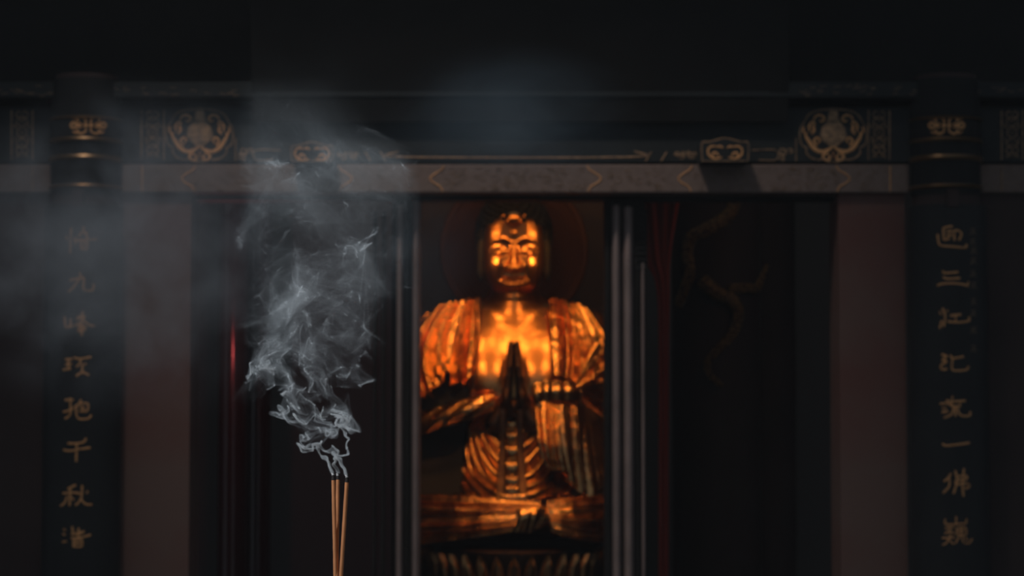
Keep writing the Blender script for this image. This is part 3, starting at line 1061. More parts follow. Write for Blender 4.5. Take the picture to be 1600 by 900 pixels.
body = MB()
head_mesh(body)
T = Field((-204, -110, -245), (204, 195, 162), 3.2)
T.ell((0, -6, 10), (100, 62, 135), 1)
T.cap((-100, -8, 84), (100, -8, 84), 36, 36, 26)
T.tell((0, 38, 48), (92, 27, 100), 28, 12)       # chest, leaning back
T.tell((-42, 52, 42), (42, 24, 66), 29, 12)
T.tell((42, 52, 42), (42, 24, 66), 29, 12)
T.ell((0, 30, -90), (95, 66, 75), 20)           # belly
T.cap((0, 0, 105), (0, 4, 152), 40, 37, 12)     # neck
T.cap((-122, -4, 80), (-142, 22, -50), 35, 28, 12)
T.cap((122, -4, 80), (142, 22, -50), 35, 28, 12)
T.cap((-146, 34, -62), (-40, 108, -30), 24, 14, 6)
T.cap((146, 34, -62), (40, 108, -34), 24, 14, 6)
T.ell((0, 55, -200), (150, 128, 40), 14)        # crossed legs
V, Q = T.mesh()
# neck creases
zz, xx = V[:, 2], V[:, 0]
for zc in (128, 139):
    mk = (V[:, 1] > 5) & (np.abs(xx) < 60)
    V[:, 1] += np.where(mk, -1.0 * np.exp(-((zz - zc - (xx / 22) ** 2) / 2.4) ** 2), 0)
body.add(L3(V), [tuple(q) for q in Q])
for s in (-1, 1):                               # ears with long lobes, coloured dark in place of shade
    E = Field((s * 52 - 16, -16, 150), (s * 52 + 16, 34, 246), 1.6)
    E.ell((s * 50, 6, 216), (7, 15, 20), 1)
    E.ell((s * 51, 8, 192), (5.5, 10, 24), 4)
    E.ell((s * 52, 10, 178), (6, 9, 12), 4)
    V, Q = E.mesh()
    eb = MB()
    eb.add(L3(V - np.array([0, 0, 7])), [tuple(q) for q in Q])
    eb.build('ear', M['lining_shade'], st)
body.build('body', M['gold_skin'], st)

# hands pressed together, fingers upright; each finger its own bent chain
H = Field((-44, 58, -80), (44, 150, 74), 1.25)
for s in (-1, 1):
    for f0, tip, r0 in ((88, 53, 5.4), (99, 60, 5.8), (110, 49, 5.4), (119, 37, 4.8)):
        base, mid_, mid2 = (s * 9.5, f0, -14), (s * 8.4, f0 + 1, 10), (s * 6.2, f0 + 1, 10 + (tip - 10) * .55)
        H.cap(base, mid_, r0 + 1.2, r0 + .5, 1.5)
        H.cap(mid_, mid2, r0 + .5, r0, 1.5)
        H.cap(mid2, (s * 4.8, f0, tip), r0, r0 - 1.4, 1.5)
    H.ell((s * 12, 104, -24), (9, 25, 24), 4)
    H.cap((s * 10, 84, -34), (s * 9, 74, -8), 7, 6, 3)      # thumb
    H.cap((s * 9, 74, -8), (s * 6, 72, 14), 6, 4.6, 2)
    H.cap((s * 13, 104, -36), (s * 30, 106, -60), 17, 15, 6)   # wrist
V, Q = H.mesh()
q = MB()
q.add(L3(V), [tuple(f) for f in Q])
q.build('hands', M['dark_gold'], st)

# hair
q = MB()
HF = Field((-70, -72, 150), (70, 72, 330), 2.4)
HF.ell((0, -4, 243), (57, 60, 64), 1)
HF.ell((0, -6, 300), (30, 32, 26), 10)
cut = np.maximum(np.maximum(np.abs(HF.X) - 41.5, HF.Z - 250.5), 8 - HF.Y)
HF.F = np.maximum(HF.F, -cut)
HF.F = np.where(HF.Z < 251, np.maximum(HF.F, HF.Y - 14), HF.F)
HF.F = np.maximum(HF.F, 190 - HF.Z + 0.25 * HF.Y)
V, Q = HF.mesh()
V[:, 2] -= 7
q.add(L3(V), [tuple(f) for f in Q])
ga = math.pi * (3 - math.sqrt(5))
for k in range(420):
    zc = 1 - 2 * (k + .5) / 420
    rr = math.sqrt(1 - zc * zc)
    x, y, z = 57 * rr * math.cos(k * ga), -4 + 60 * rr * math.sin(k * ga), 243 + 64 * zc
    if z < 200 or (z < 257 and y > 8):
        continue
    nrm = Vector((x / 57, (y + 4) / 60, (z - 243) / 64)).normalized()
    b2 = MB()
    b2.lathe((0, 0, 0), [(5.0, -2), (5.2, 0), (4.4, 2.2), (2.6, 3.6), (2.9, 4.0), (1.4, 5.0), (0.3, 5.2)], 10)
    rot = nrm.to_track_quat('Z', 'Y').to_matrix()
    vv = np.array([rot @ Vector(p) + Vector((x, y, z - 7)) for p in b2.v])
    q.add(L3(vv), b2.f)
q.build('hair', M['hair'], st)
q = MB()
q.lathe((0, 0, 0), [(14 * math.sin(a), -14 * math.cos(a)) for a in np.linspace(0.02, math.pi - .02, 24)], 36)
q.v = [tuple(p) for p in L3(np.array(q.v) * np.array([1, .8, .82]) + np.array([0, 55, 253]))]
q.build('hair_jewel', M['gold_skin'], st)

# robe: lofted cloth panels with pleats
q = MB()      # sleeve on the viewer's left, fanning from the shoulder to a wavy hem
loft(q, [[(648, 503, -2), (672, 486, 18), (696, 477, 24), (716, 472, 26), (732, 469, 28), (746, 467, 28)],
         [(628, 545, 26), (645, 532, 42), (668, 522, 50), (696, 517, 52), (724, 512, 52), (749, 508, 50)],
         [(626, 592, 54), (643, 580, 70), (662, 572, 78), (692, 565, 80), (720, 558, 76), (748, 552, 70)],
         [(626, 634, 80), (648, 630, 96), (674, 616, 104), (702, 588, 100), (722, 604, 104), (744, 586, 92)]], 260, 110, pleats(9, 17.0, 2, .7, .75), 5)
q.build('sleeve', M['gold'], st)
q = MB()      # edge of the robe beside the bare chest
loft(q, [[(744, 466, 30), (750, 466, 32)], [(744, 520, 58), (750, 518, 58)], [(740, 585, 86), (748, 580, 84)], [(734, 640, 84), (744, 636, 82)]], 10, 60, None, 6)
q.build('robe_edge', M['dark_gold'], st)
q = MB()      # shoulder drape on the viewer's right
loft(q, [[(858, 468, 28), (874, 470, 28), (890, 474, 26), (908, 480, 22), (932, 496, 6)],
         [(858, 505, 52), (880, 508, 56), (904, 515, 56), (934, 528, 44), (960, 548, 20)],
         [(862, 545, 74), (884, 550, 80), (908, 556, 80), (940, 566, 68), (970, 590, 44)],
         [(864, 590, 94), (884, 596, 102), (902, 600, 106), (934, 602, 94), (972, 622, 66)]], 260, 110, pleats(8, 17.0, 7, .65, .75), 5)
q.build('sleeve', M['gold'], st)
q = MB()      # gathered cloth radiating from the right forearm
rows = []
for k, rr in enumerate((4, 26, 50, 74)):
    rows.append([(893 + rr * math.cos(a) * 1.0, 606 - rr * math.sin(a), 112 - rr * .5 + 8 * math.sin(a)) for a in np.linspace(1.15, -1.15, 7)])
loft(q, rows, 180, 60, pleats(10, 11.0, 4, .7, .6), 5)
q.build('gathered_cloth', M['gold'], st)
q = MB()      # cuff over the right forearm
loft(q, [[(828, 606, 112), (850, 597, 112), (875, 598, 108), (900, 602, 100)], [(830, 620, 122), (850, 612, 124), (876, 612, 120), (905, 612, 108)], [(834, 632, 120), (850, 626, 120), (876, 626, 116), (905, 626, 104)]],
     70, 30, lambda U, V: 3 * np.abs(np.sin(U * 13)) ** .8, 5)
q.build('cuff', M['gold'], st)
q = MB()      # hanging sleeve under it
loft(q, [[(834, 618, 110), (848, 614, 112), (864, 616, 110), (880, 618, 104), (905, 620, 92), (940, 622, 72)],
         [(836, 660, 128), (850, 660, 132), (866, 660, 130), (884, 660, 118), (910, 662, 102), (945, 665, 80)],
         [(842, 702, 144), (856, 702, 148), (870, 702, 144), (888, 705, 130), (914, 708, 112), (945, 706, 90)],
         [(856, 726, 146), (864, 730, 148), (876, 732, 146), (896, 760, 138), (922, 770, 124), (946, 742, 98)]], 190, 110, pleats(5, 6.0, 11, .3, .8), 5)
q.build('hanging_sleeve', M['gold'], st)
q = MB()      # forearm sleeve lip on the left arm
loft(q, [[(648, 646, 82), (684, 637, 95), (725, 627, 108), (772, 616, 118)], [(648, 656, 92), (680, 647, 105), (725, 635, 116), (773, 624, 126)], [(648, 670, 97), (680, 660, 110), (725, 645, 121), (773, 633, 128)], [(648, 682, 92), (680, 672, 105), (725, 656, 116), (772, 642, 122)]],
     80, 40, lambda U, V: 1.2 * np.sin(U * 11 + V * 5) + 1.0 * np.sin(U * 23 + V * 9), 5)
q.build('forearm_sleeve', M['gold'], st)


def ufolds(U, V):
    x = (U - .5) * 170
    ph = (V * 128 + 0.011 * x * x * (1.1 - .5 * V)) / 19.0
    return 8.5 * (np.abs(np.sin(math.pi * ph)) ** .8) * np.clip(V * 5, 0, 1)


q = MB()      # skirt front, folds hanging in swags
loft(q, [[(745, 640, 70), (770, 645, 88), (800, 648, 96), (832, 645, 90), (862, 640, 72)],
         [(735, 690, 80), (768, 695, 100), (800, 698, 108), (838, 695, 102), (872, 690, 82)],
         [(728, 740, 98), (766, 745, 124), (800, 748, 134), (844, 745, 126), (884, 740, 100)],
         [(722, 772, 140), (764, 774, 158), (800, 776, 166), (850, 774, 160), (892, 772, 140)]], 150, 150, ufolds, 5)
q.build('skirt', M['gold'], st)
for x0, x1 in ((786, 784), (812, 815)):         # the two sash ends hanging below the hands
    q = MB()
    loft(q, [[(x0 - 5, 640, 126), (x0 + 5, 640, 126)], [(x0 - 5, 690, 130), (x0 + 5, 690, 130)], [(x1 - 6, 740, 150), (x1 + 6, 740, 150)], [(x1 - 7, 774, 172), (x1 + 7, 774, 172)]], 8, 40,
         lambda U, V: -1.5 * np.sin(U * 3.1), 4)
    q.build('sash', M['dark_gold'], st)
q = MB()      # cloth over the left leg, sweeping out from the middle
rows = []
for t in np.linspace(0, 1, 7):
    e1 = t ** .75
    rows.append([(842 - 186 * t, 776 - 9 * e1, 166 - 52 * t * t), (842 - 190 * t, 784 - 2 * e1, 177 - 48 * t * t), (842 - 192 * t, 792 + 12 * e1, 185 - 46 * t * t),
                 (842 - 194 * t, 800 + 24 * e1, 191 - 44 * t * t), (840 - 190 * t, 808 + 34 * e1, 193 - 44 * t * t)])
loft(q, rows, 170, 130, pleats(8, 14.0, 21, .75, .6), 6)
q.build('leg_drapery', M['gold'], st)
q = MB()      # its hanging end in the middle of the lap
loft(q, [[(806, 786, 190), (822, 784, 194), (838, 784, 194), (850, 786, 190)], [(808, 800, 197), (822, 798, 202), (836, 798, 202), (848, 800, 196)], [(800, 818, 194), (816, 820, 198), (830, 820, 198), (840, 812, 192)]], 60, 30,
     lambda U, V: 3 * np.sin(U * 14) * V, 5)
q.build('drapery_end', M['gold'], st)
q = MB()
rows = []
for t in np.linspace(0, 1, 7):
    e1 = t ** .75
    rows.append([(852 + 110 * t, 778 - 13 * e1, 166 - 52 * t * t), (852 + 113 * t, 786 - 3 * e1, 177 - 50 * t * t), (854 + 113 * t, 795 + 8 * e1, 184 - 48 * t * t),
                 (856 + 110 * t, 806 + 18 * e1, 190 - 46 * t * t), (858 + 106 * t, 820 + 22 * e1, 191 - 46 * t * t)])
loft(q, rows, 150, 100, pleats(7, 12.0, 33, .7, .6), 6)
q.build('leg_drapery', M['gold'], st)
q = MB()      # dark cloth sheets put in as shade under the sleeve and beside the skirt
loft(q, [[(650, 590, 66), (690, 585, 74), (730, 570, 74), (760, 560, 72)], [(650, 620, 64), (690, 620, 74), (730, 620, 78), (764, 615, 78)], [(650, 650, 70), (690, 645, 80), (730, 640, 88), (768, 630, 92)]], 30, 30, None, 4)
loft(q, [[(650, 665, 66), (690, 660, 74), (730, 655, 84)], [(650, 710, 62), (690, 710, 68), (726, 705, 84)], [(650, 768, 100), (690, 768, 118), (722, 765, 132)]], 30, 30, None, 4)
q.build('robe_shade_lining', M['lining_shade'], st)

# red curtains, pillars and the dragon in the right bay
q = MB()
dC = 15.0


def wc(px, py, f):
    return P(px, py, dC - f * .004)


loft(q, [[(992, 300, 0), (1008, 300, 0), (1026, 300, 0), (1046, 300, 0), (1064, 300, 0)], [(1006, 400, 0), (1018, 400, 4), (1030, 400, 4), (1040, 400, 0), (1048, 400, 0)],
         [(1030, 480, 0), (1034, 480, 2), (1038, 480, 2), (1042, 480, 0), (1046, 480, 0)], [(1034, 800, 0), (1036, 800, 2), (1038, 800, 2), (1041, 800, 0), (1044, 800, 0)], [(1034, 1080, 0), (1036, 1080, 2), (1038, 1080, 2), (1041, 1080, 0), (1044, 1080, 0)]], 60, 60,
     lambda U, V: 8 * np.abs(np.sin(U * 12)), 3, wc)
top(q, 'curtain', M['red_cloth'], 'dark red curtain gathered beside the right door post', 'curtain')
dx = P(1125, 450, 17.0).x
DR = .34 + .045


def dr(px, py):
    d = P(px, py, 1.0) - Vector((0, 0, CAM_Z))
    a = d.x ** 2 + d.y ** 2
    b = -2 * (d.x * dx + d.y * 17.3)
    c = dx * dx + 17.3 ** 2 - DR ** 2
    disc = b * b - 4 * a * c
    t = (-b - math.sqrt(max(disc, 0))) / (2 * a)
    return Vector((0, 0, CAM_Z)) + d * t


de = empty('dragon_pillar', (dx, 17.3, 0), 'dark red hall pillar in the right bay with a dull gold scaly dragon coiled on it', 'pillar')
bpy.context.view_layer.update()
pil = MB()
pil.lathe((dx, 17.3, 0), [(.42, 0), (.42, .12), (.36, .2), (.34, .3), (.34, 5.2)], 48)
pil.build('shaft', M['red_dark'], de)


def scaly(mb, pts, r0, r1):
    c = catmull([(p[0], p[1]) for p in pts], 2.0)
    P3 = [dr(*p) for p in c]
    n = len(P3)
    rad = []
    for i in range(n):
        t = i / (n - 1)
        rad.append((r0 + (r1 - r0) * t) * (1 + .10 * abs(math.sin(i * 1.1))))
    mb.tube(P3, rad, 14)
    for i in range(0, n - 1, 2):                 # back fins / scales
        t = i / (n - 1)
        r_ = (r0 + (r1 - r0) * t)
        for k in (-1, 0, 1):
            tv = (P3[i + 1] - P3[i]).normalized()
            sd = tv.cross(Vector((0, -1, 0))).normalized()
            nrm = (Vector((0, -1, 0)) + sd * k * .8).normalized()
            ctr = P3[i] + nrm * r_ * .98
            b2 = MB()
            b2.lathe((0, 0, 0), [(r_ * .42, -.004), (r_ * .36, .006), (r_ * .1, .013)], 8)
            rot = nrm.to_track_quat('Z', 'Y').to_matrix()
            mb.add([rot @ Vector(p) + ctr for p in b2.v], b2.f)


q = MB()
scaly(q, [(1150, 312), (1140, 335), (1120, 350), (1098, 362)], .045, .05)
scaly(q, [(1098, 362), (1080, 372), (1074, 395), (1078, 425), (1070, 450), (1060, 476)], .048, .035)
scaly(q, [(1098, 440), (1120, 458), (1145, 470), (1153, 495), (1142, 525), (1120, 548), (1106, 565), (1108, 585), (1128, 603)], .055, .02)
q.build('dragon_body', M['scale_gold'], de)
q = MB()
scaly(q, [(1140, 452), (1165, 450), (1182, 452)], .04, .03)
scaly(q, [(1182, 452), (1190, 435), (1198, 415)], .03, .014)
q.build('dragon_leg', M['scale_gold'], de)
for k, (px, d, rr) in enumerate(((1205, 18.3, .20), (364, 17.2, .11), (404, 18.2, .10))):
    x = P(px, 600, d).x
    m = MB()
    m.lathe((x, d, 0), [(rr * 1.35, 0), (rr * 1.35, .1), (rr, .18), (rr, 5.2)], 40)
    top(m, 'hall_pillar', M['red_gloss' if k else 'red_dark'],
        ('dim red pillar standing behind the dragon pillar', 'glossy red pillar with a thin bright streak in the left bay', 'dim red pillar right of the glossy streaked one')[k], 'pillar')

# ------------------------------------------------------------------ incense
ID = 2.2
ASH_Y = 1005


def stick(name, tx, ty, bx, by, D0, wd, label):
    a, b = P(tx, ty, D0), P(bx, by, ID)
    d = (b - a)
    t = (P(0, ASH_Y + 12, ID).z - a.z) / d.z
    end = a + d * t
    e = empty(name, end, label, 'incense stick', 'three burning incense sticks')
    bpy.context.view_layer.update()
    r0 = wd * .5 * ID / F_PX
    u = (a - end)
    n = 40
    rr = random.Random(tx)
    q = MB()
    q.tube([end + u * (k / n) * .97 for k in range(n + 1)], [r0 * (1 + .05 * rr.uniform(-1, 1)) for k in range(n + 1)], 16)
    q.build('rod', M['incense'], e)
    q = MB()
    q.tube([end + u * (.965 + .029 * k / 6) for k in range(7)], [r0 * (1.02 - .045 * k) for k in range(7)], 16)
    q.build('charred_end', M['char'], e)
    q = MB()
    tip = end + u
    q.tube([end + u * .99, end + u * .996 + Vector((-r0 * .2, 0, 0)), tip + Vector((-r0 * .55, 0, r0 * .3)), tip + Vector((-r0 * 1.1, 0, r0 * .35))], [r0 * .72, r0 * .7, r0 * .5, r0 * .2], 12)
    q.build('ash_tip', M['ash'], e)


stick('incense_stick', 520.8, 740.5, 524.2, 900, ID, 6.4, 'leftmost brown incense stick, smoking at its ashy tip')
stick('incense_stick', 528.2, 741.5, 526.0, 900, ID + .012, 5.8, 'middle brown incense stick, close against the leftmost one')
stick('incense_stick', 542.6, 744.0, 532.8, 900, ID - .004, 6.2, 'rightmost brown incense stick, leaning apart from the other two')
cz = P(0, ASH_Y, ID).z
cx0 = P(528, 900, ID).x
ce = empty('censer', (cx0, ID, 0), 'round bronze censer of ash in which the three incense sticks stand', 'censer')
bpy.context.view_layer.update()
q = MB()
q.lathe((cx0, ID, 0), [(.10, cz - .32), (.22, cz - .30), (.30, cz - .20), (.31, cz - .10), (.27, cz - .02), (.29, cz + .02), (.31, cz + .03), (.31, cz + .012), (.26, cz - .01), (.25, cz - .015)], 56)
q.build('bowl', M['bronze'], ce)
for k in range(3):
    a = math.pi / 2 + k * 2 * math.pi / 3
    q = MB()
    q.tube([(cx0 + .20 * math.cos(a), ID + .20 * math.sin(a), cz - .24), (cx0 + .25 * math.cos(a), ID + .25 * math.sin(a), cz * .5), (cx0 + .27 * math.cos(a), ID + .27 * math.sin(a), 0.0)], [.07, .05, .06], 16)
    q.build('leg', M['bronze'], ce)
q = MB()
q.lathe((cx0, ID, 0), [(.262, cz - .06), (.262, cz - .008), (.2, cz), (.05, cz + .003), (.001, cz + .003)], 48)
a_ = q.build('ash_bed', M['ash'], ce)


# ------------------------------------------------------------------ smoke
def smoke_grid():
    """streak surfaces of the three tips, carried along by a rising, swirling flow; units are photo pixels at the sticks' distance"""
    rng = np.random.default_rng(11)
    G = 48

    def curl_grid(seed):
        r = np.random.default_rng(seed)
        k = np.fft.fftfreq(G) * G
        KX, KY, KZ = np.meshgrid(k, k, k, indexing='ij')
        kk = np.sqrt(KX ** 2 + KY ** 2 + KZ ** 2)
        amp = np.where((kk > 1.5) & (kk < 7.5), kk ** -1.9, 0)
        out = []
        A = [np.fft.fftn(r.normal(size=(G, G, G))) * amp for _ in range(3)]
        out = [1j * (KY * A[2] - KZ * A[1]), 1j * (KZ * A[0] - KX * A[2]), 1j * (KX * A[1] - KY * A[0])]
        u = np.stack([np.real(np.fft.ifftn(o)) for o in out], -1)
        return (u / u.std()).astype(np.float32)
    g1, g2, g3 = curl_grid(1), curl_grid(2), curl_grid(3)

    def samp(g, p, L_):
        q = p * (G / L_)
        i = np.floor(q).astype(np.int32)
        f = (q - i).astype(np.float32)
        f = f * f * (3 - 2 * f)
        i0, i1 = i % G, (i + 1) % G
        x0, y0, z0, x1, y1, z1 = i0[:, 0], i0[:, 1], i0[:, 2], i1[:, 0], i1[:, 1], i1[:, 2]
        fx, fy, fz = f[:, 0:1], f[:, 1:2], f[:, 2:3]
        c00 = g[x0, y0, z0] * (1 - fx) + g[x1, y0, z0] * fx
        c10 = g[x0, y1, z0] * (1 - fx) + g[x1, y1, z0] * fx
        c01 = g[x0, y0, z1] * (1 - fx) + g[x1, y0, z1] * fx
        c11 = g[x0, y1, z1] * (1 - fx) + g[x1, y1, z1] * fx
        return (c00 * (1 - fy) + c10 * fy) * (1 - fz) + (c01 * (1 - fy) + c11 * fy) * fz

    # mean path: height above the tips -> centre offset and half width
    hz = np.array([0, 14, 30, 50, 75, 100, 120, 140, 180, 200, 240, 290, 340, 390, 440, 490, 540, 590, 640, 700])
    cxs = np.array([531, 526, 517, 510, 506, 490, 481, 478, 478, 484, 496, 514, 524, 528, 520, 492, 456, 434, 428, 428]) - 531.0
    hw = np.array([10, 11, 17, 26, 36, 42, 46, 54, 60, 62, 70, 86, 98, 108, 106, 98, 78, 58, 48, 42.0])
    dcx, dhw = np.gradient(cxs, hz), np.gradient(hw, hz)
    EM, STEPS, RING = 4, 285, 72
    rise = 2.9                                     # pixels per step
    src = [(-11.5, 0.0, 0.5), (-3.5, 19.0, -0.5), (11.0, -6.0, -3.0)]
    NS = len(src)
    th = np.linspace(0, 2 * np.pi, RING, endpoint=False)
    ring = []
    for a, b, c in src:
        ring.append(np.stack([a + 1.9 * np.cos(th), b + 1.9 * np.sin(th), np.full(RING, c)], 1))
    ring = np.concatenate(ring)                    # NS*RING, 3
    rows = STEPS * EM
    pos = np.zeros((rows, NS * RING, 3), np.float32)
    for st_ in range(STEPS):
        t = st_ * rise
        for e_ in range(EM):
            r_ = st_ * EM + e_
            jig = 0.5 * np.sin(0.21 * r_ + np.repeat(np.arange(NS), RING) * 2.0)
            pos[r_] = ring + np.stack([jig, 0 * jig, 0 * jig], 1)
        n = (st_ + 1) * EM
        p = pos[:n].reshape(-1, 3)
        z = p[:, 2]
        frac = np.ones(len(p), np.float32)
        frac[-EM * NS * RING:] = np.repeat(1 - np.arange(EM) / EM, NS * RING)
        co = p.copy()
        co[:, 2] -= 0.72 * t
        zc = np.clip(z, 0, 700)
        a1 = np.interp(zc, [0, 8, 28, 100, 200, 420, 700], [0, .18, .44, .42, .22, .13, .09])[:, None]
        a2 = np.interp(zc, [0, 20, 60, 140, 300, 500, 700], [0, .08, .28, .42, .36, .26, .2])[:, None]
        a3 = np.interp(zc, [0, 60, 150, 300, 700], [0, .05, .22, .36, .36])[:, None]
        co[:, 1] += 0.15 * t
        v = a1 * samp(g1, co, 112.0) + .15 * a1 * samp(g3, co + 11.0, 60.0) + a2 * samp(g2, co + 31.0, 240.0) + a3 * samp(g3, co + 77.0, 480.0)
        v *= rise
        c_ = np.interp(zc, hz, cxs)
        w_ = np.interp(zc, hz, hw)
        sp = np.interp(zc, hz, dhw) / w_
        dx_ = p[:, 0] - c_
        v[:, 0] += rise * (np.interp(zc, hz, dcx) + sp * dx_ * .8)
        v[:, 1] += rise * sp * p[:, 1] * .6
        v[:, 2] += rise
        v[:, 2] = np.maximum(v[:, 2], -0.6 * rise)
        # the plume stays together: drift back when far out
        for ax_, ww in ((0, 1.0), (1, .7)):
            d_ = (dx_ if ax_ == 0 else p[:, 1]) / (w_ * ww)
            v[:, ax_] -= 0.5 * rise * np.sign(d_) * np.maximum(np.abs(d_) - .95, 0) ** 1.0
        p += v * frac[:, None]
        pos[:n] = p.reshape(n, NS * RING, 3)
    # every sheet of smoke, filled in between the followed particles; thinned where it was stretched
    P_ = pos.reshape(rows, NS, RING, 3)
    nxt = np.roll(P_, -1, axis=2)
    a, b, c, d = P_[:-1], nxt[:-1], nxt[1:], P_[1:]
    longest = np.maximum(np.linalg.norm(c - a, axis=-1), np.linalg.norm(d - b, axis=-1))
    fil = rng.gamma(1.6, 1 / 1.6, size=(1, NS, RING))            # some threads of the plume are richer than others
    # and every sheet is uneven: wisps a few particles wide and many releases long
    wisp = rng.normal(size=(rows - 1, NS, RING))
    for _ in range(2):
        cs = np.cumsum(np.concatenate([np.zeros((9, NS, RING)), wisp, np.zeros((9, NS, RING))]), axis=0)
        wisp = cs[18:] - cs[:-18]
        wisp = wisp + .5 * (np.roll(wisp, 1, 2) + np.roll(wisp, -1, 2))
    wisp = np.exp(1.15 * wisp / wisp.std())
    wisp = wisp / wisp.mean()
    fil = fil * (1 + (wisp - 1) * np.interp(P_[:-1, ..., 2], [20, 120], [0, 1]))
    puff = 1 + .35 * np.sin(np.arange(rows - 1)[:, None, None] * .05 + np.arange(NS)[None, :, None])
    z_ = P_[:-1, ..., 2]
    w0 = fil * puff * np.interp(z_, [0, 10, 60, 200, 320, 420, 500, 560, 630], SMOKE_FADE)
    VX = 1.25
    lo = np.array([-168.0, -69.0, -6.0])
    dim = np.array([236, 110, 528])
    grid = np.zeros(dim[0] * dim[1] * dim[2], np.float64)

    def splat(p, wt):
        q = (p - lo) / VX
        edge = np.minimum(q[:, :2], dim[:2] - 1 - q[:, :2]) / (np.array([34.0, 16.0]) / VX)
        wt = wt * np.clip(edge, 0, 1).prod(1) * np.clip((622 - p[:, 2]) / 130, 0, 1) ** 1.3            # thins out towards its rim
        i0 = np.floor(q).astype(np.int64)
        f = q - i0
        ok = ((i0 >= 0) & (i0 < dim - 1)).all(1)
        i0, f, wt = i0[ok], f[ok], wt[ok]
        for dx in (0, 1):
            for dy in (0, 1):
                for dz in (0, 1):
                    ww = wt * (f[:, 0] if dx else 1 - f[:, 0]) * (f[:, 1] if dy else 1 - f[:, 1]) * (f[:, 2] if dz else 1 - f[:, 2])
                    ix = (i0[:, 0] + dx) + dim[0] * ((i0[:, 1] + dy) + dim[1] * (i0[:, 2] + dz))
                    grid[:] += np.bincount(ix, ww, minlength=len(grid))
    # finer filling for the more stretched cells
    for lo_l, hi_l, n in ((0, 3, 2), (3, 8, 4), (8, 20, 8), (20, 45, 14), (45, 120, 20), (120, 260, 30)):
        m = (longest >= lo_l) & (longest < hi_l)
        if not m.any():
            continue
        A, B, Cc, D_, W = a[m], b[m], c[m], d[m], w0[m] / (n * n)
        for i_ in range(n):
            u = (i_ + .5) / n
            L0, L1 = A * (1 - u) + B * u, D_ * (1 - u) + Cc * u
            pts = np.concatenate([L0 * (1 - v_) + L1 * v_ for v_ in (np.arange(n) + .5) / n])
            splat(pts, np.tile(W, n))
    return grid.astype(np.float32), lo, VX, dim


SMOKE_FADE = [.55, .9, 1.65, 1.7, 2.3, 3.1, 2.3, 1.6, 1.0]
SMOKE_DENS = 85.0
SG, SLO, SVX, SDIM = smoke_grid()
tipc = P(531, 740, ID)
k_ = ID / F_PX
me = bpy.data.meshes.new('incense_smoke')
n4 = len(SG) // 4
me.vertices.add(n4)
me.vertices.foreach_set('co', np.zeros(n4 * 3, np.float32))
at = me.attributes.new('density4', 'FLOAT_COLOR', 'POINT')
at.data.foreach_set('color', SG[:n4 * 4])
me.update()
so = bpy.data.objects.new('incense_smoke', me)
link(so)
so.location = tipc
tag(so, 'pale curling smoke rising from the three incense sticks', 'smoke', kind='stuff')
sm = bpy.data.materials.new('incense_smoke')
sm.use_nodes = True
nt = sm.node_tree
nt.nodes.clear()
N, lk = nt.nodes.new, nt.links.new
out, vsc, atn, mul = N('ShaderNodeOutputMaterial'), N('ShaderNodeVolumeScatter'), N('ShaderNodeAttribute'), N('ShaderNodeMath')
vsc.inputs['Color'].default_value = (0.93, 0.97, 1.0, 1)
atn.attribute_name = 'density'
mul.operation = 'MULTIPLY'
mul.inputs[1].default_value = SMOKE_DENS
lk(atn.outputs['Fac'], mul.inputs[0])
lk(mul.outputs[0], vsc.inputs['Density'])
lk(vsc.outputs[0], out.inputs['Volume'])
gn = bpy.data.node_groups.new('smoke_volume', 'GeometryNodeTree')
gn.interface.new_socket('Geometry', in_out='INPUT', socket_type='NodeSocketGeometry')
gn.interface.new_socket('Geometry', in_out='OUTPUT', socket_type='NodeSocketGeometry')
N, lk = gn.nodes.new, gn.links.new
gi, go = N('NodeGroupInput'), N('NodeGroupOutput')
vc, ps, sub, rnd = N('GeometryNodeVolumeCube'), N('GeometryNodeInputPosition'), N('ShaderNodeVectorMath'), N('ShaderNodeVectorMath')
mn = [float(q * k_) for q in SLO]
mxp = [float((l + (n - 1) * SVX) * k_) for l, n in zip(SLO, SDIM)]
vc.inputs['Min'].default_value, vc.inputs['Max'].default_value = mn, mxp
for nm, n in zip('XYZ', SDIM):
    vc.inputs['Resolution ' + nm].default_value = int(n)
sub.operation = 'SUBTRACT'
sub.inputs[1].default_value = mn
lk(ps.outputs[0], sub.inputs[0])
scn = N('ShaderNodeVectorMath')
scn.operation = 'SCALE'
scn.inputs['Scale'].default_value = 1.0 / (SVX * k_)
lk(sub.outputs[0], scn.inputs[0])
sep = N('ShaderNodeSeparateXYZ')
lk(scn.outputs[0], sep.inputs[0])


def imath(op, a_, b_=None):
    n = N('FunctionNodeIntegerMath')
    n.operation = op
    for k, v in ((0, a_), (1, b_)):
        if v is None:
            continue
        if isinstance(v, int):
            n.inputs[k].default_value = v
        else:
            lk(v, n.inputs[k])
    return n.outputs[0]


I3 = []
for k in range(3):
    f = N('FunctionNodeFloatToInt')
    f.rounding_mode = 'ROUND'
    lk(sep.outputs[k], f.inputs[0])
    I3.append(f.outputs[0])
flat = imath('ADD', I3[0], imath('MULTIPLY', imath('ADD', I3[1], imath('MULTIPLY', I3[2], int(SDIM[1]))), int(SDIM[0])))
i4, m4 = imath('DIVIDE', flat, 4), imath('MODULO', flat, 4)
na = N('GeometryNodeInputNamedAttribute')
na.data_type = 'FLOAT_COLOR'
na.inputs['Name'].default_value = 'density4'
si = N('GeometryNodeSampleIndex')
si.data_type, si.domain = 'FLOAT_COLOR', 'POINT'
lk(gi.outputs[0], si.inputs['Geometry'])
lk(na.outputs['Attribute'], si.inputs['Value'])
lk(i4, si.inputs['Index'])
sc_ = N('FunctionNodeSeparateColor')
lk(si.outputs[0], sc_.inputs[0])
isw = N('GeometryNodeIndexSwitch')
isw.data_type = 'FLOAT'
isw.index_switch_items.new()
isw.index_switch_items.new()
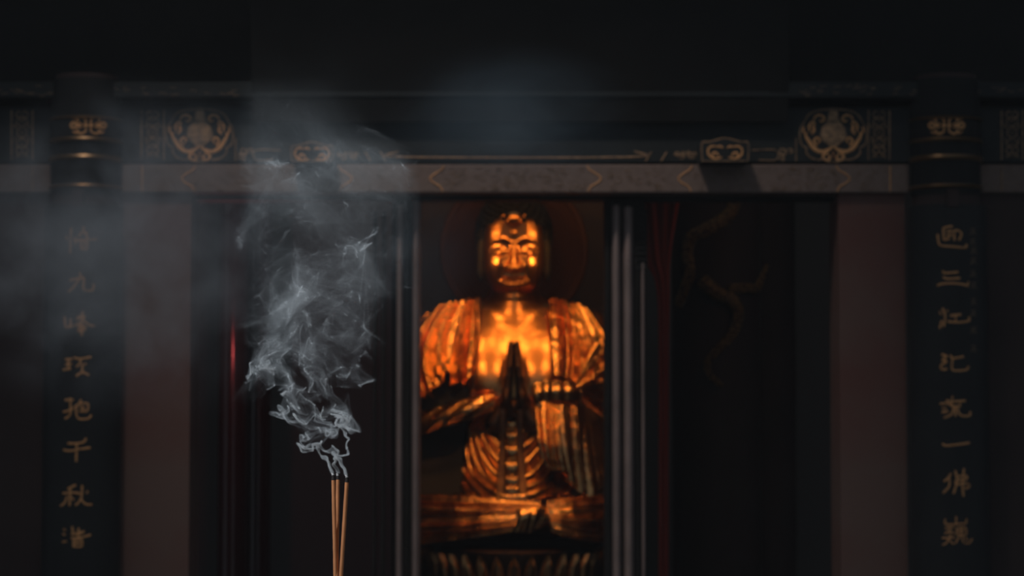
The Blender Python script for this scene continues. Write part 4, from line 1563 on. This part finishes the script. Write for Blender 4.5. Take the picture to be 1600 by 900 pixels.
lk(m4, isw.inputs['Index'])
for k in range(4):
    lk(sc_.outputs[k], isw.inputs[k + 1])
lk(isw.outputs[0], vc.inputs['Density'])
smn = N('GeometryNodeSetMaterial')
smn.inputs['Material'].default_value = sm
lk(vc.outputs[0], smn.inputs[0])
lk(smn.outputs[0], go.inputs[0])
md = so.modifiers.new('smoke', 'NODES')
md.node_group = gn


# drifting haze, thin volumes in the air between the sticks and the doorway
def haze(px, py, D, rx, ry, rz, dens, scale, seed, label, col=(0.80, 0.90, 0.95), lo=.35, hi=.8):
    q = MB()
    n = 14
    q.lathe((0, 0, 0), [(math.sin(math.pi * k / n), -math.cos(math.pi * k / n)) for k in range(1, n)], 28)
    c = P(px, py, D)
    me = bpy.data.meshes.new('drifting_smoke')
    me.from_pydata(q.v, [], q.f)
    o = bpy.data.objects.new('drifting_smoke', me)
    link(o)
    o.location = c
    o.scale = (rx * D / F_PX, ry, rz * D / F_PX)
    m = bpy.data.materials.new('drifting_smoke')
    m.use_nodes = True
    nt = m.node_tree
    nt.nodes.clear()
    N, lk = nt.nodes.new, nt.links.new
    out, vs_ = N('ShaderNodeOutputMaterial'), N('ShaderNodeVolumeScatter')
    vs_.inputs['Color'].default_value = (*col, 1)
    tc, ln, mr, nz, mr2, mu, mu2, add = N('ShaderNodeTexCoord'), N('ShaderNodeVectorMath'), N('ShaderNodeMapRange'), N('ShaderNodeTexNoise'), N('ShaderNodeMapRange'), N('ShaderNodeMath'), N('ShaderNodeMath'), N('ShaderNodeVectorMath')
    ln.operation, add.operation = 'LENGTH', 'ADD'
    lk(tc.outputs['Object'], ln.inputs[0])
    mr.interpolation_type = 'SMOOTHSTEP'
    mr.inputs[1].default_value, mr.inputs[2].default_value = 1.0, 0.05
    lk(ln.outputs['Value'], mr.inputs[0])
    add.inputs[1].default_value = (seed * 3.7, seed * 1.3, seed * 2.1)
    lk(tc.outputs['Object'], add.inputs[0])
    lk(add.outputs[0], nz.inputs['Vector'])
    nz.inputs['Scale'].default_value, nz.inputs['Detail'].default_value, nz.inputs['Roughness'].default_value, nz.inputs['Distortion'].default_value = scale, 5, .6, .6
    mr2.inputs[1].default_value, mr2.inputs[2].default_value = lo, hi
    lk(nz.outputs['Fac'], mr2.inputs[0])
    mu.operation = mu2.operation = 'MULTIPLY'
    lk(mr.outputs[0], mu.inputs[0])
    lk(mr2.outputs[0], mu.inputs[1])
    lk(mu.outputs[0], mu2.inputs[0])
    mu2.inputs[1].default_value = dens
    lk(mu2.outputs[0], vs_.inputs['Density'])
    lk(vs_.outputs[0], out.inputs['Volume'])
    m.cycles.volume_step_rate = 1.0
    me.materials.append(m)
    tag(o, label, 'smoke', kind='stuff')


haze(205, 390, 6.0, 340, .6, 300, 6.0, 3.0, 1, 'blurred grey smoke drifting across the left pier and left couplet column', (0.84, 0.90, 0.95), .42, .78)
haze(800, 190, 9.0, 240, .8, 130, 2.0, 1.2, 2, 'soft bluish smoke patch hanging below the signboard', (0.6, 0.82, 0.95))
haze(670, 420, 8.0, 150, .7, 170, 0.8, 1.4, 3, 'thin bluish smoke veil beside the head of the statue', (0.6, 0.82, 0.95))
haze(470, 260, 5.0, 260, .5, 230, 0.6, 1.6, 4, 'thin smoke veil spreading in front of the left half of the beams', (0.7, 0.86, 0.95))


# thin even haze added in front of the hall to lift the blacks
q = MB()
q.box((-6.5, 3.0, 0.02), (6.5, 12.9, 5.1))
hz_ = top(q, 'lifting_haze', M['stone'], 'thin grey haze added before the hall to lift the dark tones', 'haze', kind='stuff', smooth=False)
m = bpy.data.materials.new('lifting_haze')
m.use_nodes = True
nt = m.node_tree
nt.nodes.clear()
o_, v_ = nt.nodes.new('ShaderNodeOutputMaterial'), nt.nodes.new('ShaderNodeVolumeScatter')
v_.inputs['Color'].default_value = (0.92, 0.93, 0.92, 1)
v_.inputs['Density'].default_value = 0.0068
nt.links.new(v_.outputs[0], o_.inputs['Volume'])
hz_.data.materials.clear()
hz_.data.materials.append(m)
